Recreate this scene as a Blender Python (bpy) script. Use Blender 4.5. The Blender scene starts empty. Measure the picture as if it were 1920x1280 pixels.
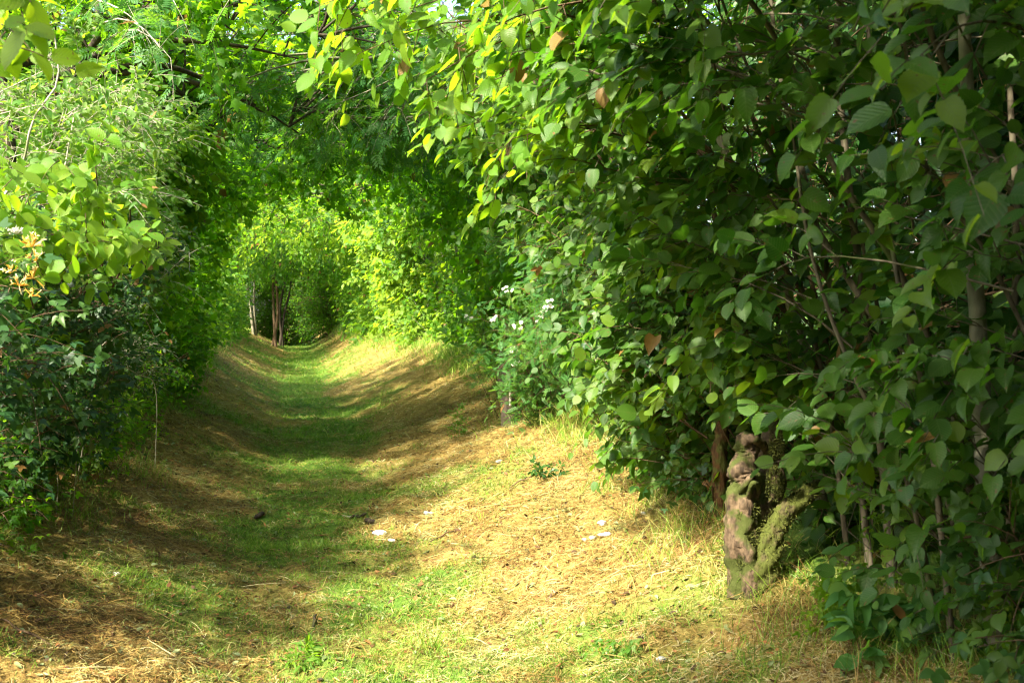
import bpy, math
import numpy as np
from mathutils import Vector, Matrix
R = math.radians
sc = bpy.context.scene
C = sc.collection

# ------------------------------------------------------------------ camera
FPX = 2240.0
CAM = np.array([0.0, 0.0, 1.5])
YAW, PITCH = math.atan(400 / FPX), math.atan(50 / FPX)
cd = bpy.data.cameras.new("camera"); cam = bpy.data.objects.new("camera", cd); C.objects.link(cam)
cd.sensor_width = 36; cd.lens = 42; cd.clip_start = 0.05; cd.clip_end = 2000
cam.location = CAM; cam.rotation_euler = (R(90) - PITCH, 0, -YAW)
cd.dof.use_dof = True; cd.dof.focus_distance = 10.0; cd.dof.aperture_fstop = 8.0
sc.camera = cam
FW = np.array([math.sin(YAW) * math.cos(PITCH), math.cos(YAW) * math.cos(PITCH), -math.sin(PITCH)])
RT = np.array([math.cos(YAW), -math.sin(YAW), 0.0]); UPV = np.cross(RT, FW)
def P(px, py, d):
    """world point seen at photo pixel (px, py) at depth d metres"""
    return CAM + FW * d + RT * ((px - 960) / FPX * d) + UPV * ((640 - py) / FPX * d)

# ------------------------------------------------------------------ sky and sun
TOSUN = np.array([-0.56, -0.42, 0.71]); TOSUN /= np.linalg.norm(TOSUN)
elev = math.asin(TOSUN[2]); azim = math.atan2(TOSUN[0], TOSUN[1])
w = bpy.data.worlds.new("World"); sc.world = w; w.use_nodes = True
nt = w.node_tree; bg = nt.nodes["Background"]
sky = nt.nodes.new("ShaderNodeTexSky"); sky.sky_type = 'NISHITA'; sky.sun_disc = False
sky.sun_elevation = elev; sky.sun_rotation = azim; sky.air_density = 1.0; sky.dust_density = 4.0; sky.ozone_density = 0.3
nt.links.new(sky.outputs[0], bg.inputs[0]); bg.inputs[1].default_value = 0.125
sl = bpy.data.lights.new("sun", 'SUN'); sl.energy = 4.6; sl.angle = R(2.5); sl.color = (1, 0.93, 0.78)
sun = bpy.data.objects.new("sun", sl); C.objects.link(sun)
sun.rotation_euler = Vector((-TOSUN[0], -TOSUN[1], -TOSUN[2])).to_track_quat('-Z', 'Y').to_euler()
sc.view_settings.view_transform = 'Standard'; sc.view_settings.look = 'None'
sc.view_settings.exposure = 2.32; sc.view_settings.gamma = 1.0
sc.render.engine = 'CYCLES'
sc.cycles.max_bounces = 5; sc.cycles.diffuse_bounces = 2; sc.cycles.glossy_bounces = 2; sc.cycles.transmission_bounces = 4
sc.cycles.filter_width = 1.2; sc.cycles.use_denoising = True; sc.cycles.caustics_reflective = False; sc.cycles.caustics_refractive = False
sc.cycles.sample_clamp_indirect = 8

# ------------------------------------------------------------------ helpers
def hsh(ix, iy, seed=0):
    n = (ix.astype(np.int64) * 374761393 + iy.astype(np.int64) * 668265263 + seed * 1442695041) & 0xffffffff
    n = ((n ^ (n >> 13)) * 1274126177) & 0xffffffff
    return ((n ^ (n >> 16)) & 0xffff) / 65535.0
def vnoise(x, y, s, seed=0):
    x = np.asarray(x, float) / s; y = np.asarray(y, float) / s
    ix = np.floor(x); iy = np.floor(y); fx = x - ix; fy = y - iy
    fx = fx * fx * (3 - 2 * fx); fy = fy * fy * (3 - 2 * fy)
    a = hsh(ix, iy, seed); b = hsh(ix + 1, iy, seed); c = hsh(ix, iy + 1, seed); d = hsh(ix + 1, iy + 1, seed)
    return (a + (b - a) * fx) * (1 - fy) + (c + (d - c) * fx) * fy
def nrm(v):
    return v / np.maximum(np.linalg.norm(v, axis=-1, keepdims=True), 1e-9)
def edgeR(y): return np.interp(y, [0, 4.8, 7.5, 9.3, 14, 21, 28, 40, 60], [1.72, 1.78, 1.98, 2.3, 2.6, 2.7, 2.1, 1.8, 1.7])
def edgeL(y): return np.interp(y, [0, 6, 10, 18, 28, 40, 60], [1.75, 1.65, 1.65, 1.62, 2.0, 2.3, 2.5])
def edgeh(y): return np.interp(y, [0, 5, 7.5, 10, 20, 30, 60], [.38, .41, .49, .62, .80, .84, .84])
def ground_z(x, y, fine=True):
    x = np.asarray(x, float); y = np.asarray(y, float)
    xc = x - 0.08
    e = np.where(xc > 0, edgeR(y), edgeL(y)); a = np.abs(xc) / e; h = edgeh(y)
    t = np.clip((a - 0.2) / 0.8, 0, 1.12); z = h * t ** 1.25
    z = z + np.clip(np.abs(xc) - e * 1.1, 0, 1.5) * 0.15
    z = z + (vnoise(x, y, .9, 1) - .5) * .07 + (vnoise(x, y, .35, 2) - .5) * .04
    z = z + (vnoise(x, y, 1.7, 6) - .5) * .2 * np.clip(a - .4, 0, .6) / .6
    if fine: z = z + (vnoise(x, y, .13, 3) - .5) * .065 + (vnoise(x, y, .05, 4) - .5) * .03
    return z

def new_mesh(name, V, F, mats, uv=None, tint=None, mi=None, smooth=False):
    """V (n,3); F list of (m,k) int arrays (tris or quads)"""
    F = [f for f in F if len(f)]
    me = bpy.data.meshes.new(name)
    me.vertices.add(len(V)); me.vertices.foreach_set("co", np.asarray(V, np.float32).ravel())
    loops = np.concatenate([f.ravel() for f in F]).astype(np.int32)
    starts = []; o = 0
    for f in F:
        starts.append(o + np.arange(len(f), dtype=np.int32) * f.shape[1]); o += f.size
    starts = np.concatenate(starts).astype(np.int32)
    me.loops.add(len(loops)); me.loops.foreach_set("vertex_index", loops)
    me.polygons.add(len(starts)); me.polygons.foreach_set("loop_start", starts)
    for m in mats: me.materials.append(m)
    if mi is not None: me.polygons.foreach_set("material_index", np.asarray(mi, np.int32))
    if smooth: me.polygons.foreach_set("use_smooth", np.ones(len(starts), bool))
    if tint is not None:
        at = me.attributes.new("tint", 'FLOAT', 'POINT'); at.data.foreach_set("value", np.asarray(tint, np.float32))
    if uv is not None:
        ul = me.uv_layers.new(name="UVMap"); ul.data.foreach_set("uv", np.asarray(uv, np.float32)[loops].ravel())
    me.update(calc_edges=True)
    return me

class Acc:
    """collects vertices / faces with tint and uv into one mesh"""
    def __init__(s): s.V = []; s.T = []; s.U = []; s.F = []; s.M = []; s.n = 0
    def add(s, V, F, tint=0.5, uv=None, mat=0):
        V = np.asarray(V, float).reshape(-1, 3)
        s.V.append(V); s.T.append(np.broadcast_to(np.asarray(tint, float), (len(V),)).copy())
        s.U.append(np.zeros((len(V), 2)) if uv is None else uv)
        F = np.asarray(F, np.int64)
        s.F.append(F + s.n); s.M.append(np.full(len(F), mat)); s.n += len(V)
    def mesh(s, name, mats, smooth=False, origin=(0, 0, 0)):
        tri = [f for f in s.F if f.shape[1] == 3]; qd = [f for f in s.F if f.shape[1] == 4]
        mi = [m for f, m in zip(s.F, s.M) if f.shape[1] == 3] + [m for f, m in zip(s.F, s.M) if f.shape[1] == 4]
        F = []
        if tri: F.append(np.concatenate(tri))
        if qd: F.append(np.concatenate(qd))
        return new_mesh(name, np.concatenate(s.V) - np.asarray(origin), F, mats, uv=np.concatenate(s.U), tint=np.concatenate(s.T), mi=np.concatenate(mi), smooth=smooth)

def tubes(acc, pts, rad, k=4, tint=.5, mat=0, cap=False):
    """pts (n,m,3) batch of n polylines, rad (n,m)"""
    pts = np.asarray(pts, float); n, m, _ = pts.shape
    if n == 0: return
    rad = np.broadcast_to(np.asarray(rad, float), (n, m))
    tan = nrm(np.gradient(pts, axis=1))
    mean = nrm(pts[:, -1] - pts[:, 0])
    ref = np.where(np.abs(mean[:, 2:3]) < .8, np.array([[0, 0, 1.]]), np.array([[1., 0, 0]]))[:, None, :]
    s1 = nrm(np.cross(tan, ref)); s2 = np.cross(s1, tan)
    an = np.arange(k) / k * 2 * math.pi
    ring = s1[:, :, None, :] * np.cos(an)[None, None, :, None] + s2[:, :, None, :] * np.sin(an)[None, None, :, None]
    V = pts[:, :, None, :] + ring * rad[:, :, None, None]
    idx = np.arange(n * m * k).reshape(n, m, k)
    a = idx[:, :-1, :]; b = idx[:, 1:, :]
    F = np.stack([a, np.roll(a, -1, 2), np.roll(b, -1, 2), b], -1).reshape(-1, 4)
    tt = np.broadcast_to(np.asarray(tint, float).reshape(-1, 1), (n, m * k)).ravel() if np.ndim(tint) else tint
    ln = np.concatenate([np.zeros((n, 1)), np.cumsum(np.linalg.norm(np.diff(pts, axis=1), axis=2), 1)], 1)
    uv = np.stack([np.broadcast_to(an / 6.283, (n, m, k)), np.broadcast_to(ln[:, :, None], (n, m, k))], -1).reshape(-1, 2)
    acc.add(V.reshape(-1, 3), F, tt, uv, mat)

def resample(pts, rads, m):
    pts = np.asarray(pts, float); rads = np.asarray(rads, float)
    t = np.linspace(0, 1, len(pts)); u = np.linspace(0, 1, m)
    if len(pts) < 3:
        return np.stack([np.interp(u, t, pts[:, i]) for i in range(3)], 1), np.interp(u, t, rads)
    out = np.zeros((m, 3))                                      # catmull-rom
    Pp = np.vstack([2 * pts[0] - pts[1], pts, 2 * pts[-1] - pts[-2]])
    s = u * (len(pts) - 1); i = np.minimum(s.astype(int), len(pts) - 2); f = (s - i)[:, None]
    p0, p1, p2, p3 = Pp[i], Pp[i + 1], Pp[i + 2], Pp[i + 3]
    out = .5 * ((2 * p1) + (-p0 + p2) * f + (2 * p0 - 5 * p1 + 4 * p2 - p3) * f ** 2 + (-p0 + 3 * p1 - 3 * p2 + p3) * f ** 3)
    return out, np.interp(u, t, rads)

# ------------------------------------------------------------------ leaf templates: x across, y along, z up (unit length)
def leaf_tpl(wid, n=4, fold=.18, droop=.25, tip=1.0, base=.0, serr=0.0, shape='ovate'):
    t = np.linspace(0, 1, n + 1)
    if shape == 'round': hw = wid * .5 * np.sin(math.pi * np.clip(t, 0, 1) ** .8) ** .62
    elif shape == 'hazel': hw = wid * np.interp(t, [0, .06, .15, .3, .5, .62, .75, .86, .93, 1], [.1, .3, .42, .49, .5, .47, .37, .22, .1, 0])
    elif shape == 'ovate': hw = wid * .5 * np.sin(math.pi * t ** .75) ** .85
    elif shape == 'lance': hw = wid * .5 * np.sin(math.pi * t ** .9)
    hw[0] = base * wid; hw[-1] = 0
    if serr:
        hw[1:-1] *= 1 + serr * np.where(np.arange(1, n) % 2 == 0, 1, -1)
    z = -droop * t ** 2
    mid = np.stack([np.zeros(n + 1), t, z], 1)
    rt = np.stack([hw, t - serr * .2 * (np.arange(n + 1) % 2), z + hw * fold * 2 - hw ** 2 * fold * 3], 1)[1:-1]
    lf = rt * np.array([-1, 1, 1])
    V = np.vstack([mid, rt, lf]); F = []
    M = lambda i: i; Rr = lambda i: n + i; L = lambda i: n + (n - 1) + i
    for s, off in ((1, Rr), (0, L)):
        for i in range(n):
            tri = []
            if i == 0: tri = [(M(0), off(1), M(1))]
            elif i == n - 1: tri = [(M(n - 1), off(n - 1), M(n))]
            else: tri = [(M(i), off(i), off(i + 1)), (M(i), off(i + 1), M(i + 1))]
            for q in tri: F.append(q if s else q[::-1])
    uv = np.stack([V[:, 0] / (wid) + .5, V[:, 1]], 1)
    return V, np.array(F), uv
def merge_tpl(parts):
    V = []; F = []; U = []; o = 0
    for v, f, u in parts: V.append(v); F.append(f + o); U.append(u); o += len(v)
    return np.vstack(V), np.vstack(F), np.vstack(U)
def place_tpl(t, pos, ang, s):
    v, f, u = t; c, q = math.cos(ang), math.sin(ang)
    v2 = v.copy() * s; x = v2[:, 0] * c + v2[:, 1] * q; y = -v2[:, 0] * q + v2[:, 1] * c
    return np.stack([x, y, v2[:, 2]], 1) + np.array(pos), f, u
T_HAZEL = leaf_tpl(.80, 14, .24, .26, serr=.045, base=.1, shape='hazel')
T_HAZELB = leaf_tpl(.78, 6, .24, .3, base=.1, shape='hazel')
T_OVAL = leaf_tpl(.56, 4, .2, .2, shape='ovate')
T_WIDE = leaf_tpl(.85, 3, .2, .25, shape='ovate')
T_LANCE = leaf_tpl(.3, 4, .2, .3, shape='lance')
_d = np.array([[0, 0, 0], [.36, .45, .05], [0, 1, -.12], [-.36, .45, .05]])
T_DIA = (_d, np.array([[0, 1, 2], [0, 2, 3]]), np.stack([_d[:, 0] + .5, _d[:, 1]], 1))
def pinnate(nl=5, w=.34, ls=.36):
    l = leaf_tpl(w, 3, .15, .1, shape='ovate'); parts = [place_tpl(l, (0, .7, -.08), 0, ls)]
    for i in range(nl - 1):
        y = .18 + i * .56 / (nl - 1)
        for s in (-1, 1): parts.append(place_tpl(l, (0, y, -.1 * y * y), s * R(62 - 12 * i / nl), ls * (1 - .15 * abs(i - nl / 2) / nl)))
    st = np.array([[-.008, 0, 0], [.008, 0, 0], [.006, .75, -.09], [-.006, .75, -.09]])
    parts.append((st, np.array([[0, 1, 2], [0, 2, 3]]), np.full((4, 2), .5)))
    return merge_tpl(parts)
T_ASH = pinnate(5); T_VETCH = pinnate(6, .42, .22)
def lobed():
    an = [-150, -110, -80, -58, -38, -14, 0, 14, 38, 58, 80, 110, 150]; rr = [.2, .42, .26, .55, .34, .44, .62, .44, .34, .55, .26, .42, .2]
    pts = [(0, 0, 0)] + [(r * math.sin(R(a)), .38 + r * math.cos(R(a)), -.12 * r - (.1 if abs(a) > 90 else 0)) for a, r in zip(an, rr)]
    V = np.array([(0, .36, .03)] + pts); n = len(pts)
    F = np.array([(0, 1 + (i + 1) % n, 1 + i) for i in range(n)])
    return V, F, np.stack([V[:, 0] + .5, V[:, 1]], 1)
T_LOBED = lobed()
def bramble():
    l = leaf_tpl(.62, 5, .2, .2, serr=.06, shape='ovate')
    return merge_tpl([place_tpl(l, (0, .38, 0), 0, .62), place_tpl(l, (0, .36, 0), R(72), .52), place_tpl(l, (0, .36, 0), R(-72), .52)])
T_BRAM = bramble()

def put(acc, tpl, pos, ax, nor, size, tint, mat=0):
    V, F, U = tpl; n = len(pos)
    if n == 0: return
    ax = nrm(ax); nor = nrm(nor - ax * np.sum(nor * ax, 1, keepdims=True)); sd = np.cross(ax, nor)
    size = np.asarray(size).reshape(-1, 1, 1)
    pr_ = np.random.default_rng(n); wx = pr_.uniform(.66, 1.14, (n, 1, 1)); cz = pr_.normal(1.2, .9, (n, 1, 1))
    X = pos[:, None, :] + size * (V[None, :, 0:1] * wx * sd[:, None] + V[None, :, 1:2] * ax[:, None] + V[None, :, 2:3] * cz * nor[:, None])
    FF = (F[None] + (np.arange(n) * len(V))[:, None, None]).reshape(-1, 3)
    acc.add(X.reshape(-1, 3), FF, np.repeat(tint, len(V)), np.tile(U, (n, 1)), mat)

# ------------------------------------------------------------------ materials
def M_new(name):
    m = bpy.data.materials.new(name); m.use_nodes = True; nt = m.node_tree
    for n in list(nt.nodes): nt.nodes.remove(n)
    return m, nt, nt.nodes.new, nt.links.new
def ramp(nt, stops, interp='LINEAR'):
    r = nt.nodes.new("ShaderNodeValToRGB"); cr = r.color_ramp; cr.interpolation = interp
    while len(cr.elements) < len(stops): cr.elements.new(.5)
    for e, (p, c) in zip(cr.elements, stops): e.position = p; e.color = (*c, 1)
    return r
def leaf_mat(name, stops, tstops, rough=.5, mixf=.45, veins=False, spec=.3):
    m, nt, N, L = M_new(name)
    out = N("ShaderNodeOutputMaterial"); at = N("ShaderNodeAttribute"); at.attribute_name = "tint"
    r1 = ramp(nt, stops); r2 = ramp(nt, tstops); L(at.outputs["Fac"], r1.inputs[0]); L(at.outputs["Fac"], r2.inputs[0])
    pr = N("ShaderNodeBsdfPrincipled"); pr.inputs["Roughness"].default_value = rough; pr.inputs["Specular IOR Level"].default_value = spec
    tr = N("ShaderNodeBsdfTranslucent"); mx = N("ShaderNodeMixShader"); mx.inputs[0].default_value = mixf
    c1, c2 = r1.outputs[0], r2.outputs[0]
    no = N("ShaderNodeTexNoise"); no.inputs["Scale"].default_value = 30; geo = N("ShaderNodeNewGeometry"); L(geo.outputs["Position"], no.inputs["Vector"])
    mr = N("ShaderNodeMapRange"); mr.inputs[3].default_value = .72; mr.inputs[4].default_value = 1.28; L(no.outputs[0], mr.inputs[0])
    vm = N("ShaderNodeVectorMath"); vm.operation = 'SCALE'; L(c1, vm.inputs[0]); L(mr.outputs[0], vm.inputs["Scale"]); c1 = vm.outputs[0]
    if veins:
        ns = N("ShaderNodeTexNoise"); ns.inputs["Scale"].default_value = 55; ns.inputs["Detail"].default_value = 3; L(geo.outputs["Position"], ns.inputs["Vector"])
        rs = ramp(nt, [(.66, (0, 0, 0)), (.72, (1, 1, 1))]); L(ns.outputs[0], rs.inputs[0])
        for w_ in (0, 1):
            ms = N("ShaderNodeMix"); ms.data_type = 'RGBA'; L(rs.outputs[0], ms.inputs[0]); L((c1, c2)[w_], ms.inputs[6]); ms.inputs[7].default_value = (.16, .09, .025, 1)
            if w_: c2 = ms.outputs[2]
            else: c1 = ms.outputs[2]
        uv = N("ShaderNodeUVMap"); sx = N("ShaderNodeSeparateXYZ"); L(uv.outputs[0], sx.inputs[0])
        def ma(op, a, b=None, c=None):
            n = N("ShaderNodeMath"); n.operation = op
            for i, v in enumerate((a, b, c)):
                if v is None: continue
                if isinstance(v, (int, float)): n.inputs[i].default_value = v
                else: L(v, n.inputs[i])
            return n.outputs[0]
        u = ma('ABSOLUTE', ma('SUBTRACT', sx.outputs[0], .5))
        ph = ma('FRACT', ma('MULTIPLY', ma('SUBTRACT', sx.outputs[1], ma('MULTIPLY', u, .75)), 8.5))
        sv = ma('LESS_THAN', ma('ABSOLUTE', ma('SUBTRACT', ph, .5)), .07)
        mid = ma('LESS_THAN', u, .014); v = ma('MAXIMUM', sv, mid)
        mc = N("ShaderNodeMix"); mc.data_type = 'RGBA'; L(ma('MULTIPLY', v, .35), mc.inputs[0]); L(c1, mc.inputs[6]); mc.inputs[7].default_value = (.20, .30, .08, 1); c1 = mc.outputs[2]
        md = N("ShaderNodeMix"); md.data_type = 'RGBA'; L(ma('MULTIPLY', v, .4), md.inputs[0]); L(c2, md.inputs[6]); md.inputs[7].default_value = (.13, .2, .02, 1); c2 = md.outputs[2]
        bm = N("ShaderNodeBump"); bm.inputs["Strength"].default_value = .3; bm.inputs["Distance"].default_value = .004
        L(ma('ABSOLUTE', ma('SUBTRACT', ph, .5)), bm.inputs["Height"]); L(bm.outputs[0], pr.inputs["Normal"])
    L(c1, pr.inputs["Base Color"]); L(c2, tr.inputs[0]); L(pr.outputs[0], mx.inputs[1]); L(tr.outputs[0], mx.inputs[2]); L(mx.outputs[0], out.inputs[0])
    return m
BR = (.16, .075, .025)
def greens(a, b, c=None, old=.985):
    return [(0, a), (.6, b), (old - .02, c or b), (old, BR), (1, (.25, .14, .04))]
ML_hazel = leaf_mat("hazel_leaf", greens((.024, .075, .009), (.05, .118, .010), (.085, .15, .012)), greens((.07, .23, .010), (.14, .33, .012), (.34, .52, .012)), .45, .44, True, .3)
ML_lime = leaf_mat("young_and_sunlit_leaf", greens((.05, .14, .010), (.08, .18, .010), (.12, .2, .012)), greens((.24, .5, .010), (.34, .6, .010), (.44, .66, .015)), .5, .5, True, .22)  # also paints sunlight into the arching hazel sprays
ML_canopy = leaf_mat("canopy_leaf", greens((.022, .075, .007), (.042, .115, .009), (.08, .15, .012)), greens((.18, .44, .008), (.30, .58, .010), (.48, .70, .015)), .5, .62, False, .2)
ML_small = leaf_mat("small_leaf", greens((.04, .11, .014), (.065, .15, .02), (.11, .18, .035)), greens((.16, .38, .015), (.26, .5, .02), (.38, .56, .04)), .5, .45, False, .25)
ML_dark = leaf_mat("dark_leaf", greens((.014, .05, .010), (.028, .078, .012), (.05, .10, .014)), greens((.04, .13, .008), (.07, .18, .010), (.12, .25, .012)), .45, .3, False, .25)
ML_blue = leaf_mat("ash_leaf", greens((.03, .105, .022), (.048, .14, .03), (.08, .165, .025)), greens((.1, .32, .025), (.16, .38, .025), (.24, .46, .025)), .5, .42, False, .22)
ML_far = leaf_mat("far_leaf", greens((.035, .11, .012), (.065, .16, .014), (.13, .21, .02)), greens((.16, .40, .01), (.28, .52, .015), (.44, .62, .03)), .5, .48, False, .2)

def bark_mat(name, c1, c2, c3=(.07, .08, .02), scale=9, moss=.55, bump=.6):
    m, nt, N, L = M_new(name); out = N("ShaderNodeOutputMaterial"); pr = N("ShaderNodeBsdfPrincipled"); pr.inputs["Roughness"].default_value = .85; pr.inputs["Specular IOR Level"].default_value = .2
    geo = N("ShaderNodeNewGeometry"); mp = N("ShaderNodeMapping"); mp.inputs["Scale"].default_value = (1, 1, .35); L(geo.outputs["Position"], mp.inputs[0])
    n1 = N("ShaderNodeTexNoise"); n1.inputs["Scale"].default_value = scale * 4; n1.inputs["Detail"].default_value = 6; L(mp.outputs[0], n1.inputs[0])
    n2 = N("ShaderNodeTexNoise"); n2.inputs["Scale"].default_value = scale; n2.inputs["Detail"].default_value = 4; L(geo.outputs["Position"], n2.inputs[0])
    r1 = ramp(nt, [(.32, c1), (.62, c2)]); L(n1.outputs[0], r1.inputs[0])
    r2 = ramp(nt, [(moss, (0, 0, 0)), (moss + .1, (1, 1, 1))]); L(n2.outputs[0], r2.inputs[0])
    mx = N("ShaderNodeMix"); mx.data_type = 'RGBA'; L(r2.outputs[0], mx.inputs[0]); L(r1.outputs[0], mx.inputs[6]); mx.inputs[7].default_value = (*c3, 1)
    L(mx.outputs[2], pr.inputs["Base Color"]); b = N("ShaderNodeBump"); b.inputs["Strength"].default_value = bump; b.inputs["Distance"].default_value = .01
    L(n1.outputs[0], b.inputs["Height"]); L(b.outputs[0], pr.inputs["Normal"]); L(pr.outputs[0], out.inputs[0])
    return m
MB_brown = bark_mat("twig_bark", (.05, .03, .016), (.12, .075, .04), (.10, .10, .05), 9, .6)
MB_grey = bark_mat("grey_bark", (.10, .095, .06), (.24, .22, .15), (.08, .10, .035), 7, .56)
MB_stem = bark_mat("hazel_bark", (.045, .036, .022), (.13, .11, .07), (.06, .075, .02), 8, .56)
MB_pale = bark_mat("pale_bark", (.22, .20, .15), (.42, .38, .28), (.16, .17, .08), 8, .58)
MB_dark = bark_mat("dark_bark", (.02, .015, .01), (.06, .045, .03), (.05, .06, .02), 8, .58)
MB_moss = bark_mat("mossy_bark", (.025, .02, .008), (.07, .06, .02), (.055, .065, .010), 14, .42, 1.0)
MB_stump = bark_mat("stump_wood", (.02, .013, .008), (.13, .088, .05), (.045, .055, .010), 13, .47, 1.0)
def simple_mat(name, stops, rough=.8, trans=0.0, noise=None, spec=.3):
    m, nt, N, L = M_new(name); out = N("ShaderNodeOutputMaterial"); pr = N("ShaderNodeBsdfPrincipled"); pr.inputs["Roughness"].default_value = rough; pr.inputs["Specular IOR Level"].default_value = spec
    r = ramp(nt, stops)
    if noise:
        g = N("ShaderNodeNewGeometry"); n = N("ShaderNodeTexNoise"); n.inputs["Scale"].default_value = noise; n.inputs["Detail"].default_value = 5; L(g.outputs["Position"], n.inputs[0]); L(n.outputs[0], r.inputs[0])
        b = N("ShaderNodeBump"); b.inputs["Strength"].default_value = .4; b.inputs["Distance"].default_value = .005; L(n.outputs[0], b.inputs["Height"]); L(b.outputs[0], pr.inputs["Normal"])
    else:
        at = N("ShaderNodeAttribute"); at.attribute_name = "tint"; L(at.outputs["Fac"], r.inputs[0])
    L(r.outputs[0], pr.inputs["Base Color"])
    if trans:
        tr = N("ShaderNodeBsdfTranslucent"); L(r.outputs[0], tr.inputs[0]); mx = N("ShaderNodeMixShader"); mx.inputs[0].default_value = trans
        L(pr.outputs[0], mx.inputs[1]); L(tr.outputs[0], mx.inputs[2]); L(mx.outputs[0], out.inputs[0])
    else: L(pr.outputs[0], out.inputs[0])
    return m
M_straw = simple_mat("straw", [(0, (.035, .016, .005)), (.25, (.16, .085, .02)), (.55, (.31, .20, .05)), (.85, (.40, .31, .10)), (1, (.5, .44, .22))], .6, .15)
M_grass = simple_mat("grass_blade", [(0, (.06, .14, .012)), (.5, (.14, .27, .02)), (.85, (.26, .38, .04)), (1, (.45, .40, .12))], .5, .35)
M_hay = simple_mat("green_hay", [(0, (.10, .10, .03)), (.5, (.22, .22, .06)), (1, (.4, .38, .14))], .6, .2)
M_flint = simple_mat("white_stone", [(.35, (.34, .32, .28)), (.55, (.78, .76, .72)), (.8, (.85, .84, .8))], .6, 0, 22)
M_grey = simple_mat("grey_stone", [(.35, (.16, .17, .15)), (.7, (.4, .41, .38))], .7, 0, 25)
M_petal = simple_mat("white_petal", [(0, (.62, .58, .42)), (1, (.85, .84, .78))], .6, .3)
M_honey = simple_mat("honeysuckle_petal", [(0, (.75, .30, .03)), (.5, (.85, .55, .08)), (1, (.88, .80, .45))], .5, .35)
M_fluff = simple_mat("seed_fluff", [(0, (.6, .55, .45)), (1, (.75, .7, .6))], .9, .4)

def ground_mat():
    m, nt, N, L = M_new("lane_ground"); out = N("ShaderNodeOutputMaterial"); pr = N("ShaderNodeBsdfPrincipled"); pr.inputs["Roughness"].default_value = .95; pr.inputs["Specular IOR Level"].default_value = .1
    at = N("ShaderNodeAttribute"); at.attribute_name = "tint"; g = N("ShaderNodeNewGeometry")
    n1 = N("ShaderNodeTexNoise"); n1.inputs["Scale"].default_value = 40; n1.inputs["Detail"].default_value = 8; n1.inputs["Roughness"].default_value = .7; L(g.outputs["Position"], n1.inputs[0])
    n2 = N("ShaderNodeTexNoise"); n2.inputs["Scale"].default_value = 3; n2.inputs["Detail"].default_value = 5; L(g.outputs["Position"], n2.inputs[0])
    rs = ramp(nt, [(.3, (.10, .055, .02)), (.5, (.20, .14, .04)), (.7, (.36, .28, .09))]); L(n1.outputs[0], rs.inputs[0])
    rg = ramp(nt, [(.3, (.03, .07, .01)), (.55, (.08, .15, .02)), (.75, (.2, .24, .05))]); L(n1.outputs[0], rg.inputs[0])
    ad = N("ShaderNodeMath"); ad.operation = 'ADD'; L(at.outputs["Fac"], ad.inputs[0]); mr = N("ShaderNodeMapRange"); mr.inputs[3].default_value = -.3; mr.inputs[4].default_value = .3; L(n2.outputs[0], mr.inputs[0]); L(mr.outputs[0], ad.inputs[1])
    cl = N("ShaderNodeClamp"); L(ad.outputs[0], cl.inputs[0])
    mx = N("ShaderNodeMix"); mx.data_type = 'RGBA'; L(cl.outputs[0], mx.inputs[0]); L(rs.outputs[0], mx.inputs[6]); L(rg.outputs[0], mx.inputs[7])
    L(mx.outputs[2], pr.inputs["Base Color"]); b = N("ShaderNodeBump"); b.inputs["Strength"].default_value = .8; b.inputs["Distance"].default_value = .02; L(n1.outputs[0], b.inputs["Height"]); L(b.outputs[0], pr.inputs["Normal"]); L(pr.outputs[0], out.inputs[0])
    return m
M_ground = ground_mat()

# ------------------------------------------------------------------ object helpers
def tag(o, label=None, cat=None, group=None, kind=None):
    for k, v in (("label", label), ("category", cat), ("group", group), ("kind", kind)):
        if v: o[k] = v
    return o
def thing(name, base, label, cat, group=None):
    o = bpy.data.objects.new(name, None); o.empty_display_size = .2; o.location = base; C.objects.link(o)
    return tag(o, label, cat, group)
def part(name, me, parent, loc=(0, 0, 0)):
    o = bpy.data.objects.new(name, me); C.objects.link(o); o.parent = parent; o.location = loc; return o
def top(name, me, loc, label, cat=None, group=None, kind=None):
    o = bpy.data.objects.new(name, me); C.objects.link(o); o.location = loc; return tag(o, label, cat, group, kind)

# ------------------------------------------------------------------ ground
def green_amount(x, y):
    """1 = living grass, 0 = cut dry grass"""
    c = 0.16 + 0.12 * np.sin(y * .45)
    g = np.exp(-((x - c) / .85) ** 2) * 1.2 - .22
    g = g + (vnoise(x, y, .7, 11) - .5) * 1.5 + (vnoise(x, y, .2, 12) - .5) * .9
    g = g + np.clip(np.maximum(x / edgeR(y), -x / edgeL(y)) - .93, 0, .3) * 4
    g = g + np.clip((-x - .5), 0, 1) * .12 + np.clip((y - 16) / 20, 0, 1) * .25
    return np.clip(g, 0, 1)
def axis(segs):
    out = [segs[0][0]]
    for a, b, s in segs: out += list(np.arange(a + s, b + s * .5, s))
    return np.array(out)
gx = axis([(-300, -40, 20), (-40, -8, 2), (-8, -3, .2), (-3, 4, .035), (4, 8, .2), (8, 40, 2), (40, 300, 20)])
gy = axis([(-40, -4, 2), (-4, 2.8, .3), (2.8, 12, .035), (12, 26, .09), (26, 80, .35), (80, 480, 20)])
GX, GY = np.meshgrid(gx, gy); GZ = ground_z(GX, GY)
far = np.abs(GX) > 40
nx, ny = len(gx), len(gy); idx = np.arange(nx * ny).reshape(ny, nx)
F = np.stack([idx[:-1, :-1], idx[:-1, 1:], idx[1:, 1:], idx[1:, :-1]], -1).reshape(-1, 4)
me = new_mesh("ground", np.stack([GX, GY, GZ], -1).reshape(-1, 3), [F], [M_ground], tint=np.where(np.abs(GX) > 3.2, 1, green_amount(GX, GY)).ravel(), smooth=True)
top("ground", me, (0, 0, 0), "sunken grassy lane floor with rounded banks", kind="structure")

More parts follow.
